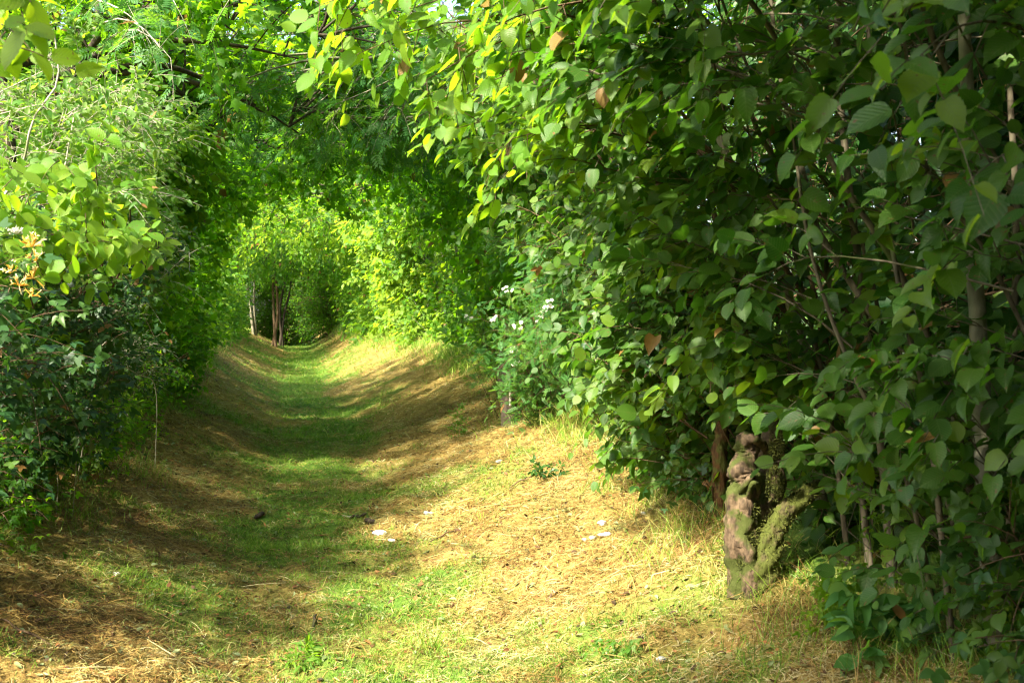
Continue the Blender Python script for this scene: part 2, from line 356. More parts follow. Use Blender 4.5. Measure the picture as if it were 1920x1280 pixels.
def blades(acc, x, y, L_, wid, lay, rng, tint, curl=.5, lift=0.0, mat=0):
    """curved blades; lay 0 = upright, 1 = lying flat"""
    n = len(x); z = ground_z(x, y) + lift
    a = rng.uniform(0, 2 * math.pi, n); h = np.stack([np.cos(a), np.sin(a), np.zeros(n)], 1)
    el = (1 - lay) * R(78) + rng.normal(0, .16, n)
    d0 = h * np.cos(el)[:, None] + np.array([0, 0, 1]) * np.sin(el)[:, None]
    bend = rng.uniform(-1, 1, n)[:, None] * np.cross(h, np.array([0, 0, 1.])) * curl - np.array([0, 0, 1.]) * curl * .35
    ts = np.array([0, .33, .67, 1.])
    p = np.stack([x, y, z], 1)[:, None] + (d0[:, None] * ts[None, :, None] + bend[:, None] * (ts ** 2)[None, :, None]) * L_[:, None, None]
    s = nrm(np.cross(d0, np.stack([rng.normal(0, .3, n), rng.normal(0, .3, n), np.ones(n)], 1)))
    hw = wid[:, None] * np.array([.5, .5, .38, .05])[None]
    V = np.stack([p - s[:, None] * hw[..., None], p + s[:, None] * hw[..., None]], 2)
    i = (np.arange(n) * 8)[:, None]
    F = np.concatenate([i + np.array([[2 * k, 2 * k + 1, 2 * k + 3, 2 * k + 2]]) for k in range(3)], 1).reshape(-1, 4)
    acc.add(V.reshape(-1, 3), F, np.repeat(tint, 8), None, mat)

rng = np.random.default_rng(5)
def scatter(n, y0, y1, p=1.6, xl=0, xr=0):
    y = y0 + (y1 - y0) * rng.uniform(0, 1, n) ** p
    x = rng.uniform(-edgeL(y) * 1.12 - xl, edgeR(y) * 1.12 + xr, n)
    # keep what the camera can see, with a margin
    dx = x - CAM[0]; lat = dx * RT[0] + y * RT[1]; dep = dx * FW[0] + y * FW[1]
    k = (lat / dep > -.47) & (lat / dep < .5)
    return x[k], y[k]
acc = Acc()
for (n, y0, y1, sc_) in ((260000, 2.9, 8, 1.0), (150000, 7.5, 15, 1.4), (80000, 14, 34, 2.2), (16000, 34, 58, 4)):
    x, y = scatter(n, y0, y1, 1.25)
    g = green_amount(x, y); cl = vnoise(x, y, .16, 21) * .6 + vnoise(x, y, .5, 22) * .4
    k = (rng.uniform(0, 1, len(x)) > g * .72) & (rng.uniform(0, 1, len(x)) < .35 + cl * 1.1)
    x, y, cl = x[k], y[k], cl[k]; n = len(x)
    tone = vnoise(x, y, .8, 23) * .55 + vnoise(x, y, .2, 24) * .6 - .08
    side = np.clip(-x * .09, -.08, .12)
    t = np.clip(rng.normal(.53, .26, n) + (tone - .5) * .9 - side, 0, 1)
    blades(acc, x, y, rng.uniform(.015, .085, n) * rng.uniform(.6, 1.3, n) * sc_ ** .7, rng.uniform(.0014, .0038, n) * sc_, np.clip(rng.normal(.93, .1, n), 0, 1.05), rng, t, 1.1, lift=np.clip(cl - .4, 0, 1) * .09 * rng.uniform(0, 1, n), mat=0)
x, y = scatter(5200, 3.0, 13, 1.4); k = rng.uniform(0, 1, len(x)) > green_amount(x, y) * .8; x, y = x[k], y[k]; n = len(x)
blades(acc, x, y, rng.uniform(.08, .26, n), rng.uniform(.002, .0042, n), np.clip(rng.normal(.97, .06, n), 0, 1.05), rng, np.clip(rng.normal(.6, .35, n), 0, 1), .35, lift=.012)
y = rng.uniform(2.8, 9, 2600); x = edgeR(y) * rng.normal(1.04, .07, 2600); k = vnoise(x, y, .3, 51) > .42; x, y = x[k], y[k]; n = len(x)
blades(acc, x, y, rng.uniform(.06, .24, n), rng.uniform(.0014, .003, n), np.clip(rng.normal(.45, .3, n), 0, 1), rng, np.clip(rng.normal(.5, .3, n), 0, 1), .7)
me = acc.mesh("dry_grass", [M_straw]); top("dry_grass", me, (0, 0, 0), "mown dry straw strewn over the banks of the lane", "dry grass", kind="stuff")
acc = Acc()
for (n, y0, y1, sc_) in ((170000, 2.9, 8, 1.0), (90000, 7.5, 15, 1.5), (55000, 14, 34, 2.6), (12000, 34, 58, 5)):
    x, y = scatter(n, y0, y1, 1.25)
    g = green_amount(x, y); cl = vnoise(x, y, .12, 31)
    k = rng.uniform(0, 1, len(x)) < g * (.3 + cl * 1.1) + .03
    x, y, cl, g = x[k], y[k], cl[k], g[k]; n = len(x)
    t = np.clip(rng.normal(.45, .18, n) + (vnoise(x, y, .4, 33) - .5) * .4, 0, .98)
    blades(acc, x, y, rng.uniform(.02, .055, n) * (.6 + cl) * sc_ ** .6, rng.uniform(.0015, .0032, n) * sc_, np.clip(rng.normal(.42, .22, n), 0, 1), rng, t, .5)
# tufts and long grass at the foot of the banks
for (n, y0, y1, sc_) in ((26000, 3.2, 9, 1.0), (22000, 8, 18, 1.5), (20000, 18, 60, 2.8)):
    y = y0 + (y1 - y0) * rng.uniform(0, 1, n) ** 1.3; s = rng.uniform(0, 1, n) < .5
    u = rng.normal(1.02, .09, n); x = np.where(s, -edgeL(y) * u, edgeR(y) * u)
    k = rng.uniform(0, 1, n) < np.where((x > 0) & (y < 9), -.45, .2) + (vnoise(x, y, .25, 35) - .2) * 1.4
    x, y = x[k], y[k]; n = len(x)
    t = np.clip(rng.normal(.68, .3, n), 0, 1)
    blades(acc, x, y, rng.uniform(.08, .24, n) * sc_ ** .4, rng.uniform(.0015, .0035, n) * sc_, np.clip(rng.normal(.3, .22, n), 0, 1), rng, t, .6)
for (px, py, d, k, r, h) in ((810, 1115, 5.25, 90, .07, .14), (740, 1150, 5.0, 160, .14, .09), (800, 1185, 4.85, 60, .08, .06), (690, 960, 7.6, 150, .2, .07), (600, 1015, 6.7, 140, .2, .07), (560, 860, 10.5, 260, .35, .08), (640, 880, 10, 200, .3, .08), (1290, 960, 5.6, 120, .18, .12), (1180, 1100, 4.9, 60, .12, .08), (400, 1240, 4.7, 160, .2, .05), (520, 1090, 5.6, 120, .15, .05), (900, 1240, 4.7, 70, .14, .06), (1660, 1240, 4.0, 300, .3, .14), (1800, 1240, 3.7, 400, .3, .14), (1450, 1180, 4.4, 90, .25, .12), (100, 950, 6.8, 400, .35, .16), (260, 860, 8.6, 300, .3, .16)):
    c = P(px, py, d); x = c[0] + rng.normal(0, r * .5, k); y = c[1] + rng.normal(0, r * .7, k)
    blades(acc, x, y, rng.uniform(.5, 1.2, k) * h, rng.uniform(.0016, .0035, k), np.clip(rng.normal(.22, .15, k), 0, 1), rng, np.clip(rng.normal(.5, .2, k), 0, 1), .35)
me = acc.mesh("green_grass", [M_grass]); top("green_grass", me, (0, 0, 0), "living green grass along the middle of the lane", "grass", kind="stuff")
# wilted clumps of cut green hay and leaf bits
acc = Acc(); K = 2600
cx, cy = scatter(K, 3.7, 15, 1.2); k = vnoise(cx, cy, .6, 41) > .5; cx, cy = cx[k], cy[k]; m_ = 22
x = np.repeat(cx, m_) + rng.normal(0, .05, len(cx) * m_); y = np.repeat(cy, m_) + rng.normal(0, .05, len(cx) * m_); n = len(x)
blades(acc, x, y, rng.uniform(.03, .09, n), rng.uniform(.002, .004, n), np.clip(rng.normal(.85, .15, n), 0, 1), rng, np.clip(np.repeat(rng.uniform(0, .8, len(cx)), m_) + rng.normal(0, .15, n), 0, 1), .9, lift=rng.uniform(0, .025, n))
x, y = scatter(18000, 3.2, 14, 1.3); n = len(x)
a = rng.uniform(0, 6.28, n); put(acc, T_OVAL, np.stack([x, y, ground_z(x, y) + .008], 1), np.stack([np.cos(a), np.sin(a), rng.normal(0, .4, n)], 1), np.stack([rng.normal(0, .4, n), rng.normal(0, .4, n), np.ones(n)], 1), rng.uniform(.012, .04, n), rng.uniform(0, 1, n), 1)
M_litter = simple_mat("leaf_litter", [(0, (.03, .025, .012)), (.3, (.12, .05, .015)), (.5, (.3, .13, .04)), (.7, (.12, .16, .05)), (1, (.22, .27, .12))], .7, .1)
me = acc.mesh("leaf_litter", [M_hay, M_litter]); top("leaf_litter", me, (0, 0, 0), "wilted hay clumps and leaf scraps lying on the mown lane", "leaf litter", kind="stuff")

# ------------------------------------------------------------------ tunnel profile and hedge plants
ARCH = np.array([[-.30, 0.0], [-.28, .7], [-.16, 1.4], [.12, 2.1], [.62, 2.75], [1.4, 3.25], [2.4, 3.5]])   # inward, height above bank edge
NEARL = np.array([[-.25, 0.0], [-.05, .6], [.15, 1.2], [.36, 1.7], [.46, 2.15], [.52, 2.6], [.55, 3.1]])
NEAR = np.array([[-.28, 0.0], [-.06, .6], [.22, 1.2], [.45, 1.7], [.72, 2.15], [.92, 2.6], [.95, 3.4]])
def profile(side, y, s, off, near=0.0, lift=0.0):
    """world points on the tunnel wall: s 0..1 from bank to overhead, off = metres outward"""
    A = ARCH * (1 - near) + (NEAR if side > 0 else NEARL) * near
    t = np.clip(s, 0, 1) * (len(A) - 1)
    i = np.arange(len(A))
    inn = np.interp(t, i, A[:, 0]); h = np.interp(t, i, A[:, 1])
    e = 1e-2; di = np.interp(t + e, i, A[:, 0]) - np.interp(t - e, i, A[:, 0]); dh = np.interp(t + e, i, A[:, 1]) - np.interp(t - e, i, A[:, 1])
    l = np.hypot(di, dh) + 1e-9; ox, oz = -dh / l, di / l           # outward normal in (inward, z)
    inn = inn + ox * off; h = h + oz * off
    ed = edgeR(y) if side > 0 else edgeL(y)
    x = (ed - inn) * side + .08
    return np.stack([x, y, edgeh(y) + h + lift * np.clip(s, 0, 1)], -1)

def foliage(acc, wood, rng, starts, ends, ntw, twl, nlf, size, tpl, face, bias=(0, 0, 0), sag=.12, br=.006, tw=.0022, spread=.7, cull=None, tmean=.45, tvar=.36, fvar=.45, tmin=.35, wmat=0, mat=0, hang=(0, 0, -.15)):
    """branches start->end carrying twigs carrying alternate leaves"""
    n = len(starts); L_ = np.linalg.norm(ends - starts, axis=1); ts = np.linspace(0, 1, 6)
    ctrl = (starts + ends) / 2 + np.array([0, 0, 1.]) * (sag * L_)[:, None] + rng.normal(0, .09, (n, 3)) * L_[:, None]
    B = (1 - ts)[None, :, None] ** 2 * starts[:, None] + 2 * (ts * (1 - ts))[None, :, None] * ctrl[:, None] + (ts ** 2)[None, :, None] * ends[:, None]
    if wood is not None: tubes(wood, B, br * (1 - .75 * ts)[None] * np.clip(L_, .3, 1.5)[:, None], 4, rng.uniform(0, 1, n), wmat)
    t = rng.uniform(tmin, 1, (n, ntw)); t[:, 0] = 1; T = t.reshape(-1)
    bi = np.repeat(np.arange(n), ntw)
    S, E, K = starts[bi], ends[bi], ctrl[bi]
    p0 = (1 - T)[:, None] ** 2 * S + 2 * (T * (1 - T))[:, None] * K + (T ** 2)[:, None] * E
    bd = nrm(2 * (1 - T)[:, None] * (K - S) + 2 * T[:, None] * (E - K))
    N_ = len(p0)
    d = nrm(bd * .55 + nrm(rng.normal(0, 1, (N_, 3))) * spread + np.asarray(bias))
    ln = twl * rng.uniform(.6, 1.25, N_)
    if cull is not None:
        k = cull(p0 + d * ln[:, None]); p0, d, ln = p0[k], d[k], ln[k]; N_ = len(p0)
    tt = np.linspace(0, 1, 4); droop = np.array([0, 0, -.25])
    Q = p0[:, None] + (d[:, None] * tt[None, :, None] + droop * (tt ** 2)[None, :, None]) * ln[:, None, None]
    if wood is not None: tubes(wood, Q, tw * (1 - .6 * tt)[None], 3, rng.uniform(0, 1, N_), wmat)
    q = (np.arange(nlf) + 1.0) / nlf; q = q[None] + rng.uniform(-.3, .3, (N_, nlf)) / nlf; q = np.clip(q, .05, 1)
    pos = p0[:, None] + (d[:, None] * q[..., None] + droop * (q ** 2)[..., None]) * ln[:, None, None]
    td = nrm(d[:, None] + 2 * droop * q[..., None])
    up = nrm(np.asarray(face) + rng.normal(0, fvar * .5, (N_, 1, 3)) + rng.normal(0, fvar, (N_, nlf, 3)))
    sgn = np.where(np.arange(nlf) % 2 == 0, 1., -1.)[None, :, None]
    sd = np.cross(td, up)
    ax = nrm(td * .55 + sd * sgn * .9 + np.asarray(hang) + rng.normal(0, .22, (N_, nlf, 3)))
    sz = size * rng.triangular(.4, .95, 1.25, (N_, nlf)) * (1 - .25 * (q > .93))
    pos = pos + ax * (sz * .12)[..., None]
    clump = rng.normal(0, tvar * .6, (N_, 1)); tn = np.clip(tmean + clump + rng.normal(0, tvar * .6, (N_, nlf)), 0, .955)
    tn = np.where(rng.uniform(0, 1, tn.shape) < .008, 1.0, tn)
    put(acc, tpl, pos.reshape(-1, 3), ax.reshape(-1, 3), up.reshape(-1, 3), sz.ravel(), tn.ravel(), mat)
    return N_ * nlf

STATS = {}
def hedge_plant(name, label, cat, side, y0, y1, nb, tpl, size, leafm, stemm, seed, s0=0.0, s1=1.0, near=0.0, lift=0.0, nst=5, sr=.02, ntw=5, twl=.28, nlf=6, thick=.28, face=None, group=None,
                extra=None, stems=None, tmean=.45, fvar=.45, minoff=-.1, gaps=None, top_s=None, twigs=True, cull=None, hang=(0, 0, -.15), stem_name="stem", leaf_name="foliage", bshift=.45, spow=1.0):
    rng = np.random.default_rng(seed)
    ym = (y0 + y1) / 2
    face = face if face is not None else np.array([-.55 * side if side > 0 else .25, -.25, .8])
    ed = (edgeR(ym) if side > 0 else edgeL(ym)) + bshift
    bx = side * ed + .08; base = np.array([bx, ym, float(ground_z(bx, ym, False)) - .03])
    root = thing(name, base, label, cat, group)
    # stems: each one a part
    ys = np.linspace(y0 + (y1 - y0) * .12, y1 - (y1 - y0) * .12, nst) + rng.normal(0, .1, nst) if nst else np.zeros(0)
    offs = rng.uniform(.25, .7, nst); tops = top_s or (s1 + .05)
    for i in range(nst):
        ss = np.linspace(0, tops * rng.uniform(.75, 1.0), 9)
        yy = ys[i] + np.cumsum(rng.normal(0, .05, 9)) + (ym - ys[i]) * .3 * (1 - ss) ** 2
        off = offs[i] * np.linspace(1.0, .55, 9) + rng.normal(0, .03, 9)
        pp = profile(side, yy, ss, off, near, lift); pp[:, 0] += rng.normal(0, .02, 9)
        pp[0, 2] = float(ground_z(pp[0, 0], pp[0, 1], False)) - .05
        r = sr * rng.uniform(.5, 1.25)
        a = Acc(); pts, rr = resample(pp, r * np.linspace(1, .35, 9), 22); tubes(a, pts[None], rr[None], 8)
        part(stem_name, a.mesh(stem_name, [stemm], True, base), root)
    if stems:
        for st_ in stems:
            pts, rad = st_[:2]; smat = st_[2] if len(st_) > 2 else stemm
            pts = np.array(pts, float)
            g = pts[0].copy(); g[2] = float(ground_z(g[0], g[1], False)) - .05
            if pts[0][2] > g[2] + .12: pts = np.vstack([g + (pts[0] - pts[1]) * np.array([.25, .25, 0]), pts])
            a = Acc(); pp, rr = resample(pts, np.linspace(rad, rad * .5, len(pts)), 26); tubes(a, pp[None] + rng.normal(0, rad * .05, (1, 26, 3)), rr[None], 10)
            nm_ = 'trunk' if len(st_) > 2 else stem_name
            part(nm_, a.mesh(nm_, [smat], True, base), root)
    leaf = Acc(); wood = Acc() if twigs else None
    cnt = 0
    if nb:
        s = s0 + (s1 - s0) * rng.uniform(0, 1, nb) ** spow; y = rng.uniform(y0, y1, nb)
        off = minoff + rng.exponential(thick, nb); off = np.minimum(off, 1.3)
        cn = vnoise(s * 5.5 + seed * 3.1, y, .75, seed)                     # leaf masses and hollows
        k = rng.uniform(0, 1, nb) < .25 + 1.25 * np.clip((cn - .22) / .5, 0, 1)
        s, y, off, cn = s[k], y[k], off[k], cn[k]; off = off + (.55 - cn) * .75; nb = len(s)
        if gaps is not None:
            k = gaps(s, y, rng); s, y, off = s[k], y[k], off[k]; nb = len(s)
        E = profile(side, y, s, off, near, lift) + rng.normal(0, .06, (nb, 3))
        ss = np.clip(s - rng.uniform(.06, .2, nb), 0, 1)
        yi = ys[rng.integers(0, nst, nb)] if nst else y
        S = profile(side, y + np.clip(yi - y, -.5, .5), ss, off + rng.uniform(.15, .5, nb), near, lift)
        cnt = foliage(leaf, wood, rng, S, E, ntw, twl, nlf, size, tpl, face, tmean=tmean, fvar=fvar, bias=(-.25 * side, -.1, .05), cull=cull, hang=hang)
    if extra:
        for pts, kw in extra:
            pts = np.array(pts, float)
            S, E = pts[:, 0], pts[:, 1]
            k = dict(ntw=7, twl=twl, nlf=nlf, size=size, tpl=tpl, face=face, tmean=tmean, fvar=fvar, mat=0, hang=hang); k.update(kw)
            if k.get('mat') == 9: k['mat'] = 0
            cnt += foliage(leaf, wood, rng, S, E, **k)
    part(leaf_name, leaf.mesh(leaf_name, [leafm], len(tpl[0]) > 8, base), root)
    if wood and wood.n: part("branches", wood.mesh("branches", [stemm], True, base), root)
    STATS[label[:40]] = cnt
    return root, base

def clear_stump(p): return ~((p[:, 0] < 2.05) & (p[:, 1] > 3.7) & (p[:, 1] < 5.35) & (p[:, 2] < 1.12))
def S_(*a): return [P(*q) for q in a]
HANG = np.array([-.5, -.1, -.3])
LIT_R = np.array([-.5, -.16, .8])

# ---- right side, near: hazel bushes -------------------------------------------------
HG = "hazel bushes of the right hedge"
hedge_plant("hazel_bush", "hazel bush at the right edge behind the thick grey trunk, deep in shade", "bush", 1, -.6, 1.9, 60, T_HAZELB, .09, ML_hazel, MB_brown, 101, s1=.95, near=.5, nst=4, nlf=6, ntw=6, thick=.4, minoff=.25, group=HG)
st = [(S_((1875, 1310, 3.6), (1852, 950, 3.6), (1835, 650, 3.6), (1822, 350, 3.62), (1805, -60, 3.7)), .036, MB_grey),
      (S_((1780, 1150, 3.7), (1740, 780, 3.7), (1690, 560, 3.75), (1650, 300, 3.9), (1620, -40, 4.0)), .012),
      (S_((1760, 1190, 3.9), (1700, 900, 3.9), (1600, 700, 3.9), (1520, 470, 3.95), (1480, 200, 4.0)), .010),
      (S_((1900, 1250, 3.9), (1895, 800, 4.0), (1905, 400, 4.1), (1880, -40, 4.1)), .018)]
hedge_plant("hazel_bush", "hazel with a thick smooth grey trunk standing at the far right edge", "bush", 1, 1.7, 3.3, 100, T_HAZEL, .08, ML_hazel, MB_stem, 102, s1=.98, near=1, cull=clear_stump, nst=3, sr=.014, nlf=6, ntw=5, thick=.3, face=LIT_R, stems=st, group=HG, tmean=.35, minoff=.06, fvar=.4, spow=.85, hang=HANG,
            extra=[([(P(1930, 60, 3.0), P(1720, 110, 2.35)), (P(1920, -40, 2.9), P(1600, 60, 2.4)), (P(1950, 330, 3.1), P(1800, 350, 2.5)), (P(1900, -80, 2.8), P(1760, -10, 2.3))], dict(tmean=.55, size=.095, ntw=4, nlf=5))])
st = [(S_((1560, 1130, 5.3), (1520, 760, 5.2), (1480, 560, 5.2), (1400, 380, 5.2), (1320, 180, 5.3), (1260, -50, 5.4)), .028, MB_grey),
      (S_((1640, 1150, 4.6), (1590, 700, 4.7), (1530, 420, 4.8), (1470, 180, 4.9), (1440, -40, 5.0)), .016),
      (S_((1680, 1180, 4.4), (1650, 800, 4.5), (1600, 420, 4.6), (1570, 100, 4.7), (1580, -60, 4.8)), .020),
      (S_((1600, 1150, 4.7), (1560, 800, 4.7), (1500, 520, 4.75), (1440, 250, 4.8)), .012)]
hedge_plant("hazel_bush", "leafy hazel bush rising over the gnarled stump, pale grey stems inside", "bush", 1, 3.0, 4.7, 200, T_HAZEL, .081, ML_hazel, MB_stem, 103, cull=clear_stump, s0=.1, s1=.98, near=1, nst=4, sr=.014, nlf=6, ntw=5, thick=.26, face=LIT_R, stems=st, group=HG, tmean=.42, fvar=.4, hang=HANG)
st = [(S_((1340, 900, 6.6), (1300, 620, 6.6), (1240, 350, 6.6), (1150, 100, 6.6), (1080, -80, 6.6)), .022),
      (S_((1400, 900, 6.2), (1370, 560, 6.2), (1290, 200, 6.2), (1230, 0, 6.2)), .020)]
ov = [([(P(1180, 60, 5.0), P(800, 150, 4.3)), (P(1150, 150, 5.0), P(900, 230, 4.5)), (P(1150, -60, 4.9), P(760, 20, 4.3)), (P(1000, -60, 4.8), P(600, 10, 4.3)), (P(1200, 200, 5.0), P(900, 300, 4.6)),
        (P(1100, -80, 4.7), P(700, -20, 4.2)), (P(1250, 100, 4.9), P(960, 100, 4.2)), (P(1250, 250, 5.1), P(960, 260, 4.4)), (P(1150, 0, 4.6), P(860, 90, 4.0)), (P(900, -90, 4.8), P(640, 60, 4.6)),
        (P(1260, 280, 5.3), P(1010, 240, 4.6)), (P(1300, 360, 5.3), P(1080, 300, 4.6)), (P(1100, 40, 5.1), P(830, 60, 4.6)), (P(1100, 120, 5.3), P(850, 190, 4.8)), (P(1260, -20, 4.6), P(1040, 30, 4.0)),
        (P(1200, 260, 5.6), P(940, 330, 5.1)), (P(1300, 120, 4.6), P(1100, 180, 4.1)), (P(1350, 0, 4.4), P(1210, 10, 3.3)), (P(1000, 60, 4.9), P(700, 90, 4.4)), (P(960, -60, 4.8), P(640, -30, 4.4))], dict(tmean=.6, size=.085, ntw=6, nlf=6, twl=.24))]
hedge_plant("hazel_bush", "tall hazel of mid-green leaves in the middle of the right hedge", "bush", 1, 4.4, 6.4, 300, T_HAZEL, .082, ML_hazel, MB_brown, 104, cull=clear_stump, spow=1.7, s1=1, near=1, nst=4, sr=.015, nlf=6, ntw=5, thick=.25, face=LIT_R, stems=st, group=HG, tmean=.52, fvar=.42, hang=HANG)
hedge_plant('hazel_bush', 'hazel arching glowing yellow-green sprays over the lane at top centre', 'bush', 1, 4.6, 5.6, 30, T_HAZEL, .08, ML_lime, MB_brown, 114, s0=.55, s1=.95, near=1, nst=3, sr=.013, nlf=6, ntw=5, thick=.1, face=LIT_R, extra=ov, group=HG, tmean=.6, fvar=.4, hang=HANG)  # brighter leaf colour stands in for sun shining through these sprays
hedge_plant("hazel_bush", "hazel bush with rounded leaves between the arching hazel and the white-flowered rose", "bush", 1, 6.1, 8.2, 360, T_HAZELB, .078, ML_hazel, MB_brown, 105, spow=1.6, s1=.95, near=.8, nst=5, sr=.018, nlf=6, ntw=5, thick=.25, face=LIT_R, group=HG, tmean=.5, hang=HANG)
# ---- bramble and rose in front of the middle right hedge
def flowers(root, base, pts, rng, size=.018, name="flower_cluster", kind='cluster'):
    for p, r, k in pts:
        a = Acc(); p = np.array(p)
        for j in range(k):
            c = p + rng.normal(0, r * .5, 3); f = nrm(np.array([-.4, -.7, .55]) + rng.normal(0, .3, 3)); ref = nrm(np.cross(f, [0, 0, 1.])); u2 = np.cross(f, ref)
            an = np.arange(5) / 5 * 6.283 + rng.uniform(0, 6)
            ax = ref * np.cos(an)[:, None] + u2 * np.sin(an)[:, None]
            put(a, T_WIDE, np.repeat(c[None], 5, 0), ax + f * .25, np.repeat(f[None], 5, 0), np.full(5, size * rng.uniform(.7, 1.1)), rng.uniform(.2, 1, 5))
            tubes(a, np.stack([p - np.array([0, 0, r * 1.5]), c])[None], np.array([[.001, .0008]]), 3, 0, 1)
        part(name, a.mesh(name, [M_petal, M_grass], False, base), root)
ROSES = [(950, 545, 10.2, .04, 7), (876, 594, 11.6, .04, 8), (928, 596, 10.8, .03, 5), (1028, 570, 9.0, .04, 9), (1012, 594, 9.3, .04, 9), (974, 612, 10.0, .045, 9), (962, 656, 10.3, .035, 6), (966, 677, 10.3, .035, 6)]
rt, bs = hedge_plant("rose_bush", "bright green rose bush with small pale flowers on the right bank", "bush", 1, 8.8, 12.2, 330, T_VETCH, .12, ML_blue, MB_brown, 110, s0=0, s1=.45, near=.3, nst=5, sr=.008, nlf=5, ntw=6, twl=.22, thick=.12, minoff=-.3, tmean=.5, extra=[([(P(x_ + 60, y_ + 90 + 20 * k, d_ + .5), P(x_ + dx, y_ + dy, d_ + .12)) for (x_, y_, d_, r_, n_) in ROSES for k, (dx, dy) in enumerate(((-12, 8), (10, 22), (26, -14), (-26, 44), (30, 50), (4, 70)))], dict(tmean=.65, ntw=9, nlf=5, tmin=.1, twl=.2, hang=(0, -.2, .1)))])
flowers(rt, bs, [(P(x_, y_, d_), r_, n_) for (x_, y_, d_, r_, n_) in ROSES], np.random.default_rng(3), .019)
hedge_plant("bramble_bush", "dark bramble with toothed leaflets and arching canes under the hazels on the right bank", "bush", 1, 5.2, 7.4, 170, T_BRAM, .09, ML_dark, MB_brown, 111, cull=clear_stump, s0=.02, s1=.45, near=.7, nst=6, sr=.005, nlf=4, ntw=5, twl=.25, thick=.15, minoff=-.1, tmean=.6, face=LIT_R)
hedge_plant("bramble_bush", "low bramble growing at the foot of the hedge in the bottom right corner", "bush", 1, 2.4, 3.6, 30, T_BRAM, .085, ML_dark, MB_brown, 112, s0=0, s1=.16, near=1, nst=3, sr=.004, nlf=4, ntw=4, twl=.2, thick=.15, minoff=-.15, tmean=.6, face=LIT_R)
# ---- right side, middle and far
hedge_plant("hazel_bush", "hazel clump with many thin upright stems behind the rose", "bush", 1, 8.0, 11.5, 460, T_HAZELB, .075, ML_hazel, MB_brown, 120, s1=.8, near=.35, lift=.15, nst=8, sr=.02, nlf=6, ntw=5, thick=.28, tmean=.45, group=HG)
hedge_plant("lime_tree", "slender lime tree with round dull green leaves leaning over the right bank", "tree", 1, 11, 14.5, 300, T_WIDE, .115, ML_canopy, MB_grey, 121, s1=.85, nst=5, sr=.035, nlf=7, ntw=6, twl=.32, thick=.35, tmean=.35, stem_name="trunk", leaf_name="crown")
hedge_plant("elm_bush", "elm bush with a pale leaning stem where the right bank turns from sun to shade", "bush", 1, 14, 18, 290, T_WIDE, .125, ML_canopy, MB_grey, 122, s1=.85, nst=5, sr=.04, nlf=7, ntw=6, twl=.32, thick=.35, tmean=.35)
FAR = [(1, 18, 22.5, "holly_bush", "dark bush closing the right side of the first leafy arch", .35, ML_canopy, 380, .85),
       (1, 22, 27, "elder_bush", "sunlit elder bush on the right bank beyond the dark arch", .75, ML_far, 420, .72),
       (1, 27, 33, "hawthorn_bush", "pale sunlit hawthorn in the right hedge, second beyond the arch", .85, ML_far, 420, .72),
       (1, 33, 41, "hawthorn_bush", "distant hawthorn on the right where the lane narrows", .6, ML_far, 380, .95),
       (1, 41, 52, "hawthorn_bush", "farthest hawthorn on the right before the dark end of the lane", .4, ML_far, 380, 1),
       (-1, 18, 23, "maple_bush", "bright green maple bush at the left side of the leafy arch", .55, ML_canopy, 380, .85),
       (-1, 23, 29, "elder_bush", "elder bush on the left bank just beyond the leafy arch", .6, ML_far, 360, .5),
       (-1, 29, 37, "hawthorn_bush", "hawthorn on the left beside the far sunny stretch of lane", .5, ML_far, 360, .45),
       (-1, 37, 52, "hawthorn_bush", "farthest hawthorn on the left with sky showing beside it", .4, ML_far, 260, .4)]
for i, (sd, a, b, nm, lb, tm, mt, nb, s1) in enumerate(FAR):
    hedge_plant(nm, lb, "bush", sd, a, b, int(nb * .62), T_DIA if a > 22 else T_WIDE, .14 if a < 27 else .19, mt, MB_grey if i % 2 else MB_brown, 200 + i, s1=s1, nst=4, sr=.045, nlf=7, ntw=6, twl=.4 if a < 30 else .6, thick=.4, tmean=tm, lift=.1)
